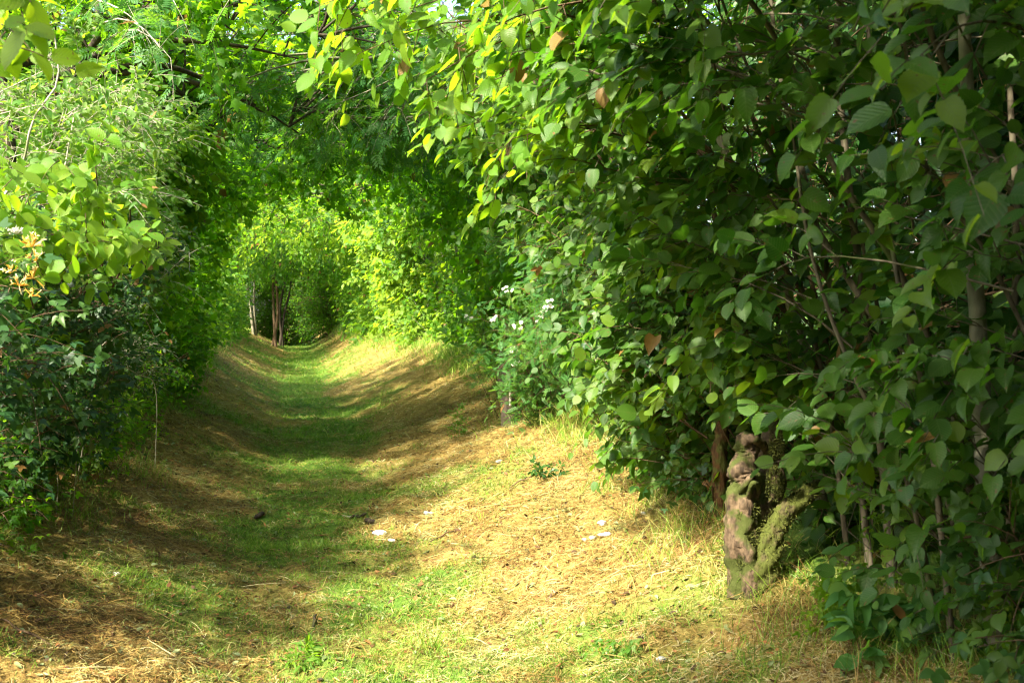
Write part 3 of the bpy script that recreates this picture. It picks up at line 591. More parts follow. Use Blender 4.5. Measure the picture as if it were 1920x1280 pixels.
# ---- overhead canopy between 10 and 22 m: trees rooted in the hedge banks with limbs across
def canopy_tree(name, label, side, y, limbs, nb, tpl, size, leafm, seed, x0, x1, ya, yb, z0, z1, tr=.09, nlf=7, ntw=6, twl=.34, tmean=.4, barkm=MB_dark, holes=None):
    rng = np.random.default_rng(seed); ed = (edgeR(y) if side > 0 else edgeL(y)) + .65
    bx = side * ed; base = np.array([bx, y, float(ground_z(bx, y, False)) - .05])
    root = thing(name, base, label, "tree", "trees arching over the lane")
    crot = base + np.array([side * .1, .1, 2.3])
    a = Acc(); pp, rr = resample(np.array([base, base + np.array([side * .12, .1, 1.2]), crot, crot + np.array([side * .2, .2, 1.4]), crot + np.array([side * .1, .5, 3.2])]), [tr, tr * .9, tr * .8, tr * .55, tr * .3], 24); tubes(a, pp[None], rr[None], 12)
    part("trunk", a.mesh("trunk", [barkm], True, base), root)
    lim = []
    for (ex, ey, ez) in limbs:
        e = np.array([ex, ey, ez]); s = crot + np.array([0, 0, rng.uniform(-.4, .8)])
        mid = (s + e) / 2 + np.array([0, 0, .45]) + rng.normal(0, .12, 3)
        q1 = s * .6 + mid * .4 + rng.normal(0, .07, 3); q2 = mid * .45 + e * .55 + rng.normal(0, .1, 3) + np.array([0, 0, .15])
        pp, rr = resample(np.array([s, q1, mid, q2, e]), [tr * .42, tr * .36, tr * .3, tr * .2, tr * .08], 22)
        a = Acc(); tubes(a, pp[None], rr[None], 8); part("limb", a.mesh("limb", [barkm], True, base), root); lim.append(pp)
    lim = np.concatenate(lim)
    x = rng.uniform(x0, x1, nb); yy = rng.uniform(ya, yb, nb); hump = 1 - (x / 4.2) ** 2
    z = z0 + (z1 - z0) * rng.uniform(0, 1, nb) ** 1.3 - .9 * (1 - hump)
    E = np.stack([x, yy, z], 1)
    if holes is not None: E = E[holes(E, rng)]
    D = np.linalg.norm(E[:, None] - lim[None, ::2], axis=2); j = np.argmin(D + rng.uniform(0, .5, D.shape), 1); S = lim[::2][j]
    Ln = np.linalg.norm(E - S, axis=1, keepdims=True); S = E + (S - E) * np.minimum(1, 1.3 / Ln)
    leaf = Acc(); wood = Acc()
    cnt = foliage(leaf, wood, rng, S, E, ntw, twl, nlf, size, tpl, np.array([-.2, -.1, .9]), tmean=tmean, fvar=.4, br=.012, tw=.0036)
    part("crown", leaf.mesh("crown", [leafm], False, base), root); part("branches", wood.mesh("branches", [barkm], True, base), root)
    STATS[label[:40]] = cnt
    return root
canopy_tree("maple_tree", "field maple arching from the left with dark limbs over the lane", -1, 10.5, [P(560, 110, 10.3), P(560, 250, 11.5), P(620, 80, 10.6), P(440, 60, 9.8), P(400, 260, 12), P(500, 215, 10.8)], 150, T_LOBED, .14, ML_canopy, 301, -2.8, 1.2, 9.2, 13.5, 3.65, 5.2, tmean=.42)
canopy_tree("maple_tree", "field maple whose crown darkens the top of the first arch", -1, 15, [(0, 15, 3.9), (.9, 16, 3.9), (-.6, 17, 3.8), (-.2, 14, 4.2)], 105, T_LOBED, .15, ML_canopy, 302, -2.6, 1.4, 13, 18.5, 3.4, 4.6, tmean=.32)
canopy_tree("ash_tree", "ash with feathery leaflets arching from the right behind the hazels", 1, 13, [P(700, 100, 12), P(760, 230, 12), P(640, 200, 14), P(820, 60, 11)], 170, T_ASH, .2, ML_blue, 303, -.8, 2.8, 10.5, 15.5, 3.3, 4.8, nlf=4, tmean=.4, barkm=MB_grey)
canopy_tree("oak_tree", "oak on the right meeting the maples above the shaded part of the lane", 1, 18.5, [(.4, 18, 3.9), (-.5, 19, 4), (1, 21, 3.7), (.8, 17, 4)], 105, T_LOBED, .155, ML_canopy, 304, -1.4, 3.0, 16, 22.5, 3.3, 4.8, tmean=.35)
canopy_tree("oak_tree", "distant oak spanning the sunny stretch beyond the dark arch", -1, 30, [(0, 30, 4.6), (1, 31, 4.4), (-1, 28, 4.8)], 150, T_DIA, .16, ML_far, 305, -3.4, 3.0, 33, 40, 3.5, 5.6, twl=.6, tmean=.7)
canopy_tree("oak_tree", "distant oak roofing the darkest far end of the lane", 1, 46, [(0, 46, 4.2), (-1, 47, 4), (-.5, 44, 4.5)], 420, T_DIA, .17, ML_far, 306, -3.2, 3.2, 41, 55, 3.2, 5.8, twl=.7, tmean=.3)
canopy_tree("oak_tree", "oak behind the camera whose crown shades the nearest hazels", -1, -1.5, [(-1, -.5, 5), (0, -1.2, 5.2), (-.6, -2, 5.2)], 420, T_LOBED, .12, ML_dark, 307, -2.8, .2, -3.0, 1.4, 4.4, 5.8)  # added out of view so its crown shades the near right hedge
canopy_tree("oak_tree", "oak above the nearest right hazels, its crown darkening the hedge", 1, 2.2, [(1.6, 3, 4.4), (2.5, 5, 4.5), (2.2, 1, 4.5), (3.4, 4, 4.6)], 620, T_LOBED, .12, ML_dark, 308, .9, 4.4, -.5, 7.2, 4.0, 5.6)  # roof of leaves added above the frame to keep sun off the hedge
# end of the lane: a dark thicket closing it
def thicket(name, label, cx, cy, rx, ry, h, nb, seed, mt=ML_far, size=.12, tmean=.3, z0=None, tpl=T_DIA, ns=5, sr=.07, barkm=MB_brown, group=None, twl=.7, col=False):
    rng = np.random.default_rng(seed); gz = float(ground_z(cx, cy, False)); base = np.array([cx, cy, gz - .05])
    root = thing(name, base, label, "tree" if "tree" in name else "bush", group)
    st = []
    for i in range(ns):
        a = Acc(); e = np.array([cx + rng.uniform(-.6, .6) * rx, cy + rng.uniform(-.6, .6) * ry, gz + h * rng.uniform(.6, .9)]); b = base + rng.normal(0, .12, 3) * np.array([1, 1, 0])
        pp, rr = resample(np.array([b, b * .7 + e * .3 + rng.normal(0, .08, 3), b * .35 + e * .65 + rng.normal(0, .15, 3), e]), [sr, sr * .8, sr * .55, sr * .2], 16); tubes(a, pp[None], rr[None], 7)
        part("trunk" if "tree" in name else "stem", a.mesh("trunk", [barkm], True, base), root); st.append(pp)
    st = np.concatenate(st)
    v = nrm(rng.normal(0, 1, (nb, 3))); rad = rng.uniform(.35, 1, nb)[:, None] ** .5
    lo = (z0 if z0 is not None else .05) * h
    E = np.stack([cx + v[:, 0] * rad[:, 0] * rx, cy + v[:, 1] * rad[:, 0] * ry, gz + lo + (h - lo) * (.5 + .5 * v[:, 2] * rad[:, 0])], 1)
    if col: E[:, 2] = gz + h * rng.uniform(0.02, 1, nb); q = rng.uniform(0, 6.28, nb); rr_ = rng.uniform(.3, 1, nb); E[:, 0] = cx + np.cos(q) * rx * rr_; E[:, 1] = cy + np.sin(q) * ry * rr_
    lump = .8 + .4 * vnoise(E[:, 0] + E[:, 2], E[:, 1] - E[:, 2], 1.1, seed); E[:, :2] = base[:2] + (E[:, :2] - base[:2]) * lump[:, None]
    D = np.linalg.norm(E[:, None] - st[None], axis=2); S = st[np.argmin(D + rng.uniform(0, .8, D.shape), 1)]
    Ln = np.linalg.norm(E - S, axis=1, keepdims=True); S = E + (S - E) * np.minimum(1, 1.5 / Ln)
    leaf = Acc(); wood = Acc(); cnt = foliage(leaf, wood, rng, S, E, 6, twl, 7, size, tpl, np.array([0, -.3, .85]), tmean=tmean, fvar=.5, br=.01, tw=.004)
    part("crown" if "tree" in name else "foliage", leaf.mesh("crown", [mt], False, base), root); part("branches", wood.mesh("branches", [barkm], True, base), root); STATS[label[:40]] = cnt
    return root
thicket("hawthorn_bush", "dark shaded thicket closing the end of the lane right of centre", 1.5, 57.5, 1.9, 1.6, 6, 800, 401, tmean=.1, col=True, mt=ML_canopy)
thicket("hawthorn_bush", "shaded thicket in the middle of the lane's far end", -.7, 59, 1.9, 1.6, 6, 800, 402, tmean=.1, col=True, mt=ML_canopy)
thicket("hawthorn_bush", "pale green bush left of the lane's far end", -3.4, 57, 1.3, 2, 4.5, 260, 406, tmean=.6, col=True)
thicket("oak_tree", "very tall oak crown standing above the far end of the lane", .5, 64, 6.5, 4, 17, 700, 407, tmean=.6, z0=.3, size=.17, twl=.9)
thicket("oak_tree", "tall field oak above the left hedge in the distance", -8, 38, 3.5, 4.5, 12, 520, 408, tmean=.7, z0=.2, size=.15, twl=.8)
thicket("oak_tree", "tall field oak above the right hedge in the distance", 8, 38, 3.5, 4.5, 12, 520, 409, tmean=.6, z0=.2, size=.15, twl=.8)
thicket("birch_tree", "tall tree rising over the far end of the lane", .6, 68, 5, 4, 11, 700, 403, tmean=.45, z0=.2, size=.17, twl=1)
thicket("oak_tree", "tall oak crown over the far lane, left of the vanishing point", -3.6, 49, 3, 3, 14, 420, 410, tmean=.7, z0=.35, size=.18, twl=.8)
thicket("oak_tree", "tall oak crown over the far lane, right of the vanishing point", 3.8, 49, 3, 3, 14, 420, 411, tmean=.6, z0=.35, size=.18, twl=.8)
for i, (px, d, lb) in enumerate([(512, 49, "brown leaning trunk just left of the dark thicket at the lane's end"), (478, 52, "thin pale trunk left of the leaning one at the lane's end"), (528, 53, "dark ivy-covered trunk against the dark thicket")]):
    q = P(px, 600, d); thicket("birch_tree" if i < 2 else "oak_tree", lb, q[0], q[1], .7, .7, 7, 90, 415 + i, ML_far, .15, tmean=.7, z0=.55, ns=2, sr=.07, barkm=[MB_brown, MB_grey, MB_dark][i])
thicket("birch_tree", "slim pale-barked tree left of the lane's far end beside the sky gap", -2.6, 50, 1.1, 1.6, 6.5, 200, 404, tmean=.8, z0=.25, ns=3, barkm=MB_pale, size=.11)
thicket("birch_tree", "bright bushy tree at far left beyond the bend of the lane", -6.5, 66, 3.6, 3, 8, 520, 405, tmean=.7, size=.15, twl=.9)
for i, (x, y, rx, ry, h, lb) in enumerate([(-5, 80, 6, 4, 17, "tall light tree far beyond the lane, left of the vanishing point"), (6, 82, 6, 4, 18, "tall light tree far beyond the lane, right of the vanishing point"), (-10, 55, 4, 4, 13, "high field tree far to the left above the hedges"), (9.5, 52, 4, 5, 14, "high field tree far to the right above the hedges")]):
    thicket("birch_tree", lb, x, y, rx, ry, h, 620, 440 + i, tmean=.65, z0=.1, size=.2, twl=1.1)
# second row behind both hedges: closes the view and shades the inside
BK = [(1, 4.3, 1.5, 1.6, 2.6, 5.6, "shaded"), (1, 4.4, 5.2, 1.5, 2.6, 5.8, "shaded"), (1, 5.2, 9.5, 1.5, 2.8, 5.2, "shaded"), (1, 5.6, 14.5, 1.6, 3, 6, "tall"), (1, 5.4, 20.5, 1.6, 3.2, 6, "tall"), (1, 5, 28, 1.8, 4, 5.5, "broad"), (1, 5, 38, 2, 6, 5.5, "broad")]
for i, (sd, x, y, rx, ry, h, ad) in enumerate(BK):
    lb = ["shaded hazel of the second row directly behind the grey trunk", "second-row hazel filling the dark gap behind the gnarled stump", "second-row hazel behind the arching yellow-green hazel", "tall second-row ash behind the lime tree", "tall second-row ash behind the pale-stemmed elm bush", "broad second-row bush behind the sunlit elder on the right", "broad second-row bush behind the distant right hawthorns"][i]
    thicket("hazel_bush" if i < 3 else ("ash_tree" if i < 5 else "hawthorn_bush"), lb, x, y, rx, ry, h, [820, 820, 520, 330, 300, 260, 260][i], 420 + i, ML_dark if i < 3 else ML_canopy, [.15, .15, .13, .11, .11, .13, .14][i], tmean=.3, tpl=T_DIA, ns=6, sr=.04, barkm=MB_brown, twl=.5, col=i < 3)  # the nearest rows wear darker leaves, shade put into their colour

thicket("hazel_bush", "dense shaded hazel beside the camera at the far right, under the trees", 4.2, -2.2, 1.6, 2.4, 4.8, 420, 430, ML_dark, .15, tmean=.3, ns=6, sr=.04, twl=.5, col=True)  # out-of-view bush added to block light from the right
thicket("hazel_bush", "hazel of the left hedge behind the camera", -2.9, -1.4, 1.0, 2.2, 3.8, 380, 431, ML_dark, .15, tmean=.3, ns=5, sr=.03, twl=.5, col=True)  # added behind the camera, dims sky light on the near hedge
thicket("hazel_bush", "hazel arching across the lane behind the camera", 1.2, -6.0, 3.2, 1.2, 4.6, 520, 432, ML_dark, .16, tmean=.3, ns=6, sr=.04, twl=.5, col=True)  # closes the lane out of view, added to cut low sky light
# ---- left side ------------------------------------------------------------------------
LIT_L = np.array([.1, -.35, .85])
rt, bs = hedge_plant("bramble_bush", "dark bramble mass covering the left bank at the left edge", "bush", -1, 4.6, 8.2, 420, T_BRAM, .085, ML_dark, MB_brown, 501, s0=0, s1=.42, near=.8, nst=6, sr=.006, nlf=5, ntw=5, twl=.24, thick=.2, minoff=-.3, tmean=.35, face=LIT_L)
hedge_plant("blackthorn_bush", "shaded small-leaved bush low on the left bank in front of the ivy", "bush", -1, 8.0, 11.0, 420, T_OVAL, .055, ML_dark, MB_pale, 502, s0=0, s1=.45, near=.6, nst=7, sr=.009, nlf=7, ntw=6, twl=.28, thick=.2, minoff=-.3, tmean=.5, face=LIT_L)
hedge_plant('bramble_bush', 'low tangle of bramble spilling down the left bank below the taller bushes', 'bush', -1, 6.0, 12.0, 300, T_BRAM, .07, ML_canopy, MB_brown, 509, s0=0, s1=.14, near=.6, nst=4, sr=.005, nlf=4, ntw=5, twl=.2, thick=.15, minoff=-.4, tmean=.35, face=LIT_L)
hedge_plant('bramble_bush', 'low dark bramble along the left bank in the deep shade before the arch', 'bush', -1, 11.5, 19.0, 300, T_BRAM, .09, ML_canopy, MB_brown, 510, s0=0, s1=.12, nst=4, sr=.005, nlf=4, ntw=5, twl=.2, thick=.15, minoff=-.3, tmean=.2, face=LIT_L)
spr = [([(P(200, 560, 6.6), P(110, 300, 5.4)), (P(210, 520, 6.4), P(180, 290, 5.5)), (P(150, 520, 6.5), P(60, 340, 5.4)), (P(60, 560, 6.5), P(20, 400, 5.3)), (P(150, 560, 6.5), P(160, 400, 5.4)), (P(200, 560, 6.6), P(240, 450, 5.5)),
         (P(60, 560, 6.5), P(100, 440, 5.3)), (P(-20, 560, 6.5), P(-30, 330, 5.4)), (P(150, 560, 6.5), P(150, 470, 5.3)), (P(0, 600, 6.5), P(60, 500, 5.3)), (P(220, 520, 6.9), P(200, 380, 6.0)), (P(100, 560, 6.5), P(60, 440, 5.5)), (P(260, 560, 8), P(310, 420, 7.2)), (P(260, 560, 8), P(260, 350, 7.0))], dict(tmean=.75, ntw=7, nlf=6, twl=.18, size=.088, face=np.array([.35, -.6, .6])))]
hedge_plant("hazel_bush", "young hazel with bright yellow-green leaves above the honeysuckle on the left", "bush", -1, 5.6, 7.6, 55, T_HAZEL, .075, ML_lime, MB_brown, 503, s0=.25, s1=.5, near=.9, nst=4, sr=.009, nlf=6, ntw=5, twl=.2, thick=.2, tmean=.5, face=np.array([.35, -.6, .6]), extra=spr, fvar=.35)
cor = [([(P(-60, -40, 3.2), P(40, 20, 2.7)), (P(-80, 60, 3.2), P(30, 90, 2.8)), (P(-80, -80, 3.3), P(10, 60, 2.9))], dict(tmean=.9, ntw=4, nlf=4, twl=.12, size=.085))]
hedge_plant("hazel_bush", "hazel whose blurred bright leaves hang into the top left corner", "bush", -1, 1.2, 2.6, 30, T_HAZEL, .085, ML_lime, MB_brown, 504, s0=.4, s1=.7, near=1, nst=2, sr=.012, nlf=5, ntw=4, twl=.2, thick=.2, extra=cor, face=np.array([.35, -.5, .7]))
wl = [([(P(60, 470, 8.2), P(40, 180, 7.4)), (P(100, 470, 8.2), P(100, 130, 7.5)), (P(150, 480, 8.4), P(150, 200, 7.6)), (P(180, 480, 8.6), P(230, 240, 7.4)), (P(40, 420, 8), P(10, 80, 7.5)), (P(90, 400, 8.2), P(70, 60, 7.8)), (P(190, 480, 8.6), P(200, 330, 7.6)), (P(140, 400, 8.5), P(140, 60, 8))], dict(tmean=.7, ntw=20, nlf=9, twl=.24, size=.058, tw=.0014, br=.004, tmin=.15, bias=(.1, -.1, .7)))]
rt, bs = hedge_plant("willow_bush", "sunlit willow with small pale leaves and seed fluff at upper left", "bush", -1, 7.2, 9.8, 170, T_OVAL, .06, ML_small, MB_pale, 505, s0=.35, s1=.8, near=1, nst=7, sr=.011, nlf=8, ntw=6, twl=.28, thick=.35, tmean=.65, face=np.array([.2, -.5, .75]), extra=wl)
rng = np.random.default_rng(9)
for (px, py, d, r) in ((228, 225, 7.5, .035), (240, 240, 7.5, .03), (100, 110, 7.6, .06), (115, 130, 7.6, .05), (15, 170, 7.5, .05)):
    a = Acc(); c = P(px, py, d); n = 220; v = rng.normal(0, r * .5, (n, 3)) * np.array([1.3, 1, .8]); e = v + rng.normal(0, .012, (n, 3))
    tubes(a, c + np.stack([v, (v + e) / 2 + rng.normal(0, .004, (n, 3)), e], 1), np.full((n, 3), .0006), 3, rng.uniform(0, 1, n))
    part("seed_fluff", a.mesh("seed_fluff", [M_fluff], False, bs), rt)
# ivy clad hedge trunk column and the dark bushes under the arch
hedge_plant("ivy_clad_tree", "ivy-clad hedge tree forming the dark left pillar of the arch", "tree", -1, 11, 14.5, 380, T_WIDE, .10, ML_canopy, MB_dark, 506, s0=.02, s1=.68, near=.25, nst=4, sr=.05, nlf=7, ntw=6, twl=.26, thick=.22, tmean=.55, face=LIT_L, stem_name="trunk", leaf_name="crown", minoff=-.05)
hedge_plant("maple_bush", "maple bush with dark glossy leaves on the left bank by the deep shade", "bush", -1, 14.2, 18.4, 270, T_LOBED, .13, ML_canopy, MB_dark, 507, s0=.0, s1=.68, nst=5, sr=.04, nlf=7, ntw=6, twl=.3, thick=.28, tmean=.35, face=LIT_L, minoff=-.15)
hedge_plant("ash_tree", "young ash with pale blue-green leaflets at upper left before the dark limb", "tree", -1, 7.4, 9.0, 0, T_ASH, .2, ML_blue, MB_pale, 508, near=1, nst=0, stem_name="trunk", leaf_name="crown", nlf=5,
            stems=[(S_((190, 640, 10.5), (176, 350, 10.5), (172, 150, 10.4), (190, -60, 10.3)), .042)],
            extra=[([(P(170, 60, 9.5), P(300, 90, 7.6)), (P(180, 0, 9.5), P(270, 60, 7.8)), (P(175, 100, 9.6), P(320, 110, 7.7)), (P(180, -60, 9.5), P(430, 0, 8.0)), (P(175, -60, 9.5), P(330, 10, 7.8)), (P(180, -90, 9.4), P(240, 10, 8))], dict(tmean=.5, ntw=7, nlf=4, twl=.3, size=.17, face=np.array([.1, -.3, .9])))])
# second row on the left
for i, (x, y, rx, ry, h, lb, nm) in enumerate([(-4.2, 12.5, 1.3, 2.2, 5.2, "leafy maple behind the ivy-clad pillar on the left", "maple_tree"), (-4.4, 17.5, 1.4, 2.6, 5.6, "leafy maple of the second row left of the deep shade", "maple_tree"), (-4.6, 9.0, 1.1, 1.5, 4.6, "sunlit maple at the left edge behind the willow", "maple_tree"), (-7.5, 27, 2.6, 5, 5.0, "bright bush in the field behind the left hedge", "maple_bush"), (-8.5, 40, 3, 7, 6.5, "bright far bush in the field left of the lane", "maple_bush"), (-5.5, 20, 1.5, 2, 7.5, "tall sunlit maple above the left hedge", "maple_tree"), (-3.6, 11.6, 1.2, 1.6, 6.2, "tall maple crown filling the top left of the view", "maple_tree")]):
    thicket(nm, lb, x, y, rx, ry, h, [200, 200, 170, 260, 300, 240, 200][i], 520 + i, ML_canopy if i not in (3, 4) else ML_far, [.085, .085, .075, .12, .15, .1, .085][i], tmean=[.45, .4, .75, .7, .75, .6, .6][i], tpl=T_LOBED if i in (0, 1, 2, 5, 6) else T_DIA, ns=3, sr=.05, twl=.45, z0=.5 if i in (5, 6) else None)

# ---- honeysuckle on the left
def honeysuckle():
    rng = np.random.default_rng(77); base = P(-70, 560, 6.2); base[2] = float(ground_z(base[0], base[1], False))
    root = thing("honeysuckle", base, "honeysuckle with cream and orange trumpet flowers at the left edge", "climber")
    a = Acc(); pts = np.array([base, P(-20, 700, 6.0), P(60, 600, 5.5), P(45, 520, 4.85), P(70, 450, 4.8)]); pp, rr = resample(pts, [.005, .004, .004, .003, .002], 24); tubes(a, pp[None], rr[None], 6)
    part("stem", a.mesh("stem", [MB_brown], True, base), root)
    lf = Acc(); n = 26; j = rng.integers(6, 24, n); put(lf, T_OVAL, pp[j], rng.normal(0, 1, (n, 3)) + np.array([0, 0, .2]), np.array([.2, -.7, .6]) + rng.normal(0, .3, (n, 3)), rng.uniform(.04, .06, n), rng.uniform(.2, .8, n))
    part("leaves", lf.mesh("leaves", [ML_small], False, base), root)
    for (px, py, s, k) in ((60, 462, 1, 14), (68, 490, .9, 10), (20, 512, 1, 8), (62, 522, .9, 11), (36, 536, .9, 8), (62, 555, .8, 5)):
        c = P(px, py, 4.75); fl = Acc(); k = int(k * 1.2)
        d = nrm(np.array([0, -.35, .75]) + rng.normal(0, .55, (k, 3))); t = np.linspace(0, 1, 6)
        L_ = rng.uniform(.03, .045, k) * s
        cur = nrm(rng.normal(0, 1, (k, 3)))
        Q = c + (d[:, None] * t[None, :, None] + cur[:, None] * (t ** 2)[None, :, None] * .35) * L_[:, None, None]
        rad = np.array([.0012, .0014, .0017, .0022, .003, .0035])[None] * s
        tn = rng.uniform(0, 1, k); tubes(fl, Q, np.broadcast_to(rad, (k, 6)), 5, tn)
        e = Q[:, -1]; dd = nrm(Q[:, -1] - Q[:, -3])
        for q in (-1, 1): put(fl, T_LANCE, e, dd + cur * q * .9, cur * .5 + np.array([0, -.5, .2]), np.full(k, .016 * s), np.clip(tn + .3, 0, 1))
        put(fl, T_LANCE, e, dd + np.cross(dd, cur), dd, np.full(k, .012 * s), np.clip(tn + .3, 0, 1))
        part("flower", fl.mesh("flower", [M_honey], True, base), root)
honeysuckle()
def umbel(px, py, d, label):
    rng = np.random.default_rng(int(px)+50); c = P(px, py, d); base = np.array([c[0] - .45, c[1] + .5, 0]); base[2] = float(ground_z(base[0], base[1], False))
    root = thing("hogweed", base, label, "wild flower")
    a = Acc(); tubes(a, resample(np.array([base, base * .5 + c * .5 + np.array([.03, 0, 0]), c - [0, 0, .02]]), [.003, .003, .002], 12)[0][None], np.full((1, 12), .0025), 5); part("stem", a.mesh("stem", [M_grass], True, base), root)
    fl = Acc(); n = 90; v = rng.normal(0, 1, (n, 3)) * np.array([.018, .018, .006]); tubes(fl, np.stack([np.repeat((c - [0, 0, .02])[None], n, 0), c + v], 1), np.full((n, 2), .0006), 3, .1)
    for j in range(3): put(fl, T_WIDE, c + v, rng.normal(0, 1, (n, 3)), np.array([0, -.3, 1]) + rng.normal(0, .3, (n, 3)), np.full(n, .007), rng.uniform(.4, 1, n))
    part("flower_head", fl.mesh("flower_head", [M_petal], False, base), root)
umbel(32, 432, 5.3, "white domed flower head just above the honeysuckle")
umbel(-2, 516, 5.3, "white flower head cut by the left edge beside the honeysuckle")
# bare pale canes tangled in the left hedge
for i, (pts, r, lb) in enumerate([(S_((160, 800, 7.6), (145, 700, 7.4), (200, 640, 7.3), (280, 560, 7.2)), .004, "pale bare cane rising to the right out of the left hedge"),
        (S_((290, 770, 9), (292, 730, 8.8), (255, 700, 8.3), (185, 660, 7.6)), .004, "bare reddish cane arching low in the left hedge"),
        (S_((140, 760, 7.4), (185, 690, 7.2), (215, 640, 7.2), (200, 560, 7.3), (165, 520, 7.4)), .0045, "long straw-coloured cane curving up through the left hedge"),
        (S_((105, 960, 6.7), (108, 900, 6.7), (95, 850, 6.7), (65, 800, 6.8)), .003, "thin pale stalk standing at the foot of the left bramble"),
        (S_((207, 880, 8.4), (208, 830, 8.4), (190, 780, 8.2), (165, 730, 8)), .005, "crooked brown stalk hanging to the ground on the left bank"),
        (S_((135, 860, 6.9), (150, 790, 6.9), (172, 740, 6.9)), .003, "short green-white stalk leaning right on the left bank")]):
    a = Acc(); p0 = pts[0].copy(); pts = np.array(pts); pts[0, 2] = min(pts[0, 2], float(ground_z(pts[0, 0], pts[0, 1]))) - .02
    pp, rr = resample(pts, np.linspace(r, r * .5, len(pts)), 20); tubes(a, (pp - pp[0])[None], rr[None], 5)
    top("cane", a.mesh("cane", [MB_pale], True), pp[0], lb, "cane", "bare canes in the left hedge")

# ------------------------------------------------------------------ gnarled stump, mossy root, hollow stump
def lumpy(acc, pts, rads, m=90, k=30, seed=0, amp=.22, freq=16, mat=0):
    pp, rr = resample(pts, rads, m); a = Acc(); tubes(a, pp[None], rr[None], k); V = a.V[0]; c = np.repeat(pp, k, 0)
    d = V - c; ang = np.tile(np.arange(k) / k * 6.283, m); l = np.repeat(np.arange(m) / m, k) * freq
    n = (vnoise(np.cos(ang) * 1.3 + l * .5, np.sin(ang) * 1.3 + l * .35, .8, seed) - .5) * 2 + (vnoise(np.cos(ang) * 2 + l, np.sin(ang) * 2 - l, .5, seed + 5) - .5)
    n = n + (vnoise(ang * 3.2, l * 3, .5, seed + 9) - .5) * .5; V2 = c + d * (1 + amp * n)[:, None]
    acc.add(V2, a.F[0], .5, None, mat)
    for e, o in ((0, 0), (-1, (m - 1) * k)):
        i = len(V2); acc.add(np.vstack([V2[o:o + k], pp[e][None] + nrm(pp[e] - pp[1 if e == 0 else -2])[None] * rr[e] * .5]), np.array([[j, (j + 1) % k, k] if e else [(j + 1) % k, j, k] for j in range(k)]), .5, None, mat)
